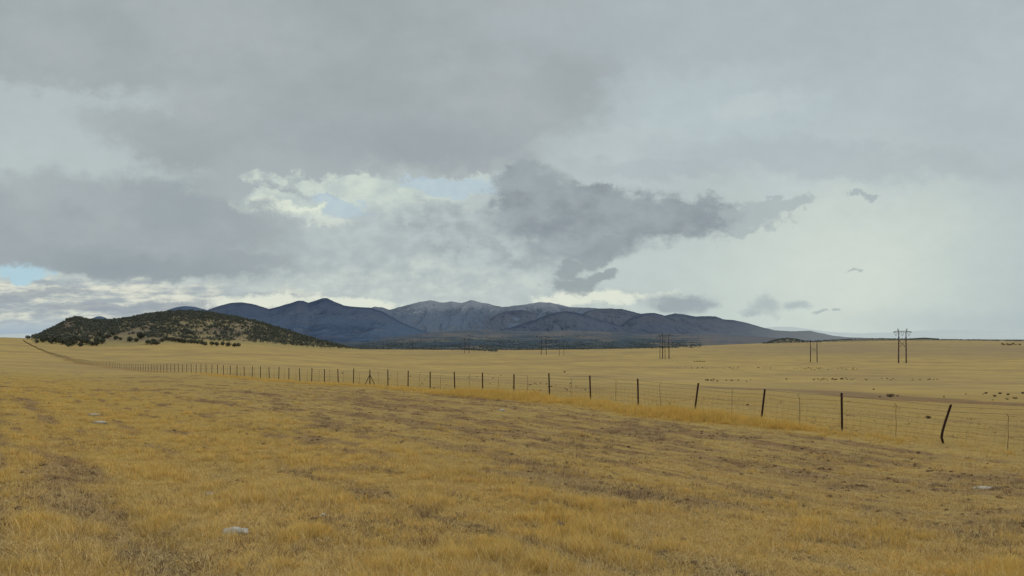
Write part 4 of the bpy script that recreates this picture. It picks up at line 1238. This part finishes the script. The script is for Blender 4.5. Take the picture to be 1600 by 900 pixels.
# layer of soft cloud across the middle
soft = union(blob(520, 395, 330, 62, -4), blob(640, 360, 170, 52, 8), blob(420, 360, 130, 35, -10))
ms = edge(soft, -0.05, 0.5, (nMid, 0.5), (nFin, 0.4))
cs = mix(nt, (nFin*0.5+nMid*0.5).smooth(0.25, 0.75), srgb(164, 173, 178), srgb(184, 193, 195))
col = mix(nt, ms*0.7, col, cs)
# low bright cream clouds at the left and along the mountain tops
low = union(blob(120, 470, 420, 50, 0), blob(430, 468, 140, 22, 0), blob(20, 470, 260, 42, 0))
ml = edge(low, -0.05, 0.5, (nMid, 0.6), (nFin, 0.4))
nLow = wn(0.55, 2.3, 131.0, 3.6, 8, 0.62)
cl = mix(nt, (nLow*0.7+nStr*0.3).smooth(0.30, 0.72), srgb(164, 173, 179), srgb(224, 224, 208))
col = mix(nt, ml, col, cl)
lb = union(blob(35, 425, 60, 22, 5), blob(-60, 420, 90, 24, 0))
col = mix(nt, edge(lb, 0.0, 0.35, (nFin, 0.9), (nTin, 0.4)), col, srgb(176, 204, 216))
bars = edge(union(blob(215, 478, 175, 10, 2), blob(330, 487, 140, 8, 0), blob(60, 462, 120, 9, 6)), -0.1, 0.5, (nStr, 1.0), (nFin, 0.4))
col = mix(nt, bars*0.75, col, srgb(152, 160, 169))
hzl = edge(blob(20, 522, 210, 32, 0), 0.0, 0.9, (nMid, 0.2))
col = mix(nt, hzl*0.85, col, srgb(160, 175, 190))
# dark flat based cloud on the left
lft = union(blob(170, 372, 300, 62, -7), blob(60, 330, 240, 70, 0), blob(330, 408, 170, 36, -6), blob(300, 335, 200, 60, -14))
mL = edge(lft, -0.10, 0.48, (nMid, 0.2), (nFin, 0.12))
mL = mL.maxi(edge(union(blob(230, 405, 220, 36, -2), blob(60, 385, 160, 38, 6)), -0.05, 0.25, (nMid, 0.25), (nFin, 0.15)))
cL = mix(nt, (nBig*0.7+nMid*0.3).smooth(0.25, 0.75), srgb(156, 165, 170), srgb(166, 174, 178))
cL = mix(nt, edge(blob(215, 418, 250, 34, -4), -0.1, 0.9, (nMid, 0.4))*0.7, cL, srgb(143, 154, 161))
cL = mix(nt, edge(blob(60, 300, 260, 40, -8), 0.0, 1.0, (nMid, 0.4))*0.6, cL, srgb(172, 180, 184))
col = mix(nt, mL, col, cL)
# mottled pale cloud just above the range
mid2 = union(blob(640, 445, 330, 38, 0), blob(930, 465, 240, 22, 0), blob(760, 420, 210, 40, 0))
mm = edge(mid2, -0.05, 0.6, (nMid, 0.6), (nFin, 0.5))
cm = mix(nt, (nFin*0.7+nTin*0.3).smooth(0.25, 0.75), srgb(176, 186, 188), srgb(199, 208, 203))
col = mix(nt, mm*0.8, col, cm)
crm = union(blob(420, 471, 95, 12, 0), blob(560, 476, 80, 9, -4), blob(930, 466, 110, 11, 3), blob(560, 482, 60, 6, 0))
col = mix(nt, edge(crm, -0.25, 0.5, (nFin, 1.0), (nTin, 0.7))*0.9, col, srgb(226, 229, 214))
# the dark cumulus in the middle with its ragged ends
core = union(blob(836, 312, 88, 60, 0), blob(828, 284, 50, 40, 0), blob(900, 340, 165, 62, -7), blob(1010, 338, 165, 46, -3), blob(1085, 334, 85, 32, 4), blob(910, 376, 110, 40, 0), blob(930, 306, 78, 30, -12))
mC = edge(core, -0.06, 0.36, (nFin, 0.30), (nTin, 0.20), (nMid, 0.12))
side = union(blob(690, 352, 85, 34, 0), blob(740, 380, 120, 36, -5), blob(800, 400, 115, 28, -8))
mS = edge(side, -0.08, 0.40, (nFin, 0.65), (nTin, 0.3))
cS = mix(nt, nFin.smooth(0.2, 0.8), srgb(160, 170, 174), srgb(183, 193, 194))
col = mix(nt, mS*0.85, col, cS)
cC = mix(nt, (nMid*0.6+nFin*0.4).smooth(0.25, 0.8), srgb(141, 150, 157), srgb(158, 167, 172))
cC = mix(nt, edge(blob(850, 285, 110, 36, 0), -0.1, 0.9, (nFin, 0.6))*0.5, cC, srgb(160, 169, 173))
cC = mix(nt, core.smooth(0.0, 0.40), mix(nt, 0.5, cC, srgb(176, 185, 188)), cC)
cC = mix(nt, edge(blob(900, 385, 160, 34, -4), 0.0, 1.0, (nFin, 0.6))*0.6, cC, srgb(170, 179, 183))
col = mix(nt, mC, col, cC)
rag = union(blob(1180, 335, 75, 34, 6), blob(1228, 322, 55, 20, 0), blob(1165, 357, 48, 20, 25), blob(1207, 300, 14, 8, 0))
mR = edge(rag, -0.05, 0.45, (nFin, 0.95), (nTin, 0.6))
col = mix(nt, mR*0.75, col, srgb(168, 178, 181))
tail = union(blob(925, 402, 50, 26, 28), blob(893, 425, 34, 26, 25), blob(900, 446, 50, 17, 0), blob(938, 438, 36, 11, 18))
mT = edge(tail, 0.0, 0.55, (nFin, 0.75), (nTin, 0.55))
col = mix(nt, mT*0.85, col, srgb(148, 158, 163))
# small detached clouds
small = union(blob(1066, 473, 62, 18, 2), blob(1050, 479, 44, 12, 0))
col = mix(nt, edge(small, -0.15, 0.60, (nFin, 0.5), (nTin, 0.5))*0.85, col, srgb(152, 163, 169))
small2 = union(blob(1200, 475, 38, 20, 0), blob(1245, 474, 32, 10, 0), blob(1180, 486, 26, 7, 0))
col = mix(nt, edge(small2, -0.1, 0.8, (nFin, 0.7), (nTin, 0.5))*0.7, col, srgb(165, 176, 180))
small3 = union(blob(1342, 307, 32, 6, -3), blob(1350, 314, 13, 10, 0))
col = mix(nt, edge(small3, -0.1, 0.6, (nTin, 0.8))*0.8, col, srgb(166, 177, 181))
small4 = union(blob(1330, 425, 11, 3, 0), blob(1280, 487, 16, 3.5, 5), blob(1306, 486, 9, 3, 0))
col = mix(nt, edge(small4, 0.0, 0.5, (nTin, 0.6))*0.7, col, srgb(166, 177, 178))
# wisp on the snowy summits
wisp = edge(union(blob(762, 472, 34, 7, -5), blob(700, 466, 60, 6, 0)), 0.0, 0.6, (nTin, 0.8))
col = mix(nt, wisp*0.5, col, srgb(180, 189, 192))
# grain of the cloud
col = scalecol(nt, col, 0.975+0.05*nFin)
tn = nt.nodes.new('ShaderNodeVectorMath'); tn.operation = 'MULTIPLY'; nt.links.new(col, tn.inputs[0]); tn.inputs[1].default_value = (0.99, 1.008, 1.0)
col = tn.outputs[0]
bg = nt.nodes.new('ShaderNodeBackground'); nt.links.new(col, bg.inputs['Color']); bg.inputs['Strength'].default_value = 1.0
wo = nt.nodes.new('ShaderNodeOutputWorld'); nt.links.new(bg.outputs[0], wo.inputs[0])
world.cycles.sampling_method = 'MANUAL'; world.cycles.sample_map_resolution = 512

# ------------------------------------------------------------------ render settings
scene.view_settings.view_transform = 'Standard'; scene.view_settings.look = 'None'
scene.view_settings.exposure = 0; scene.view_settings.gamma = 1
scene.render.engine = 'CYCLES'
scene.cycles.max_bounces = 4; scene.cycles.diffuse_bounces = 2; scene.cycles.transmission_bounces = 2
scene.cycles.use_denoising = True
import sys; sys.stderr.write('counts %d %d\n' % (len(P), len(scene.objects)))
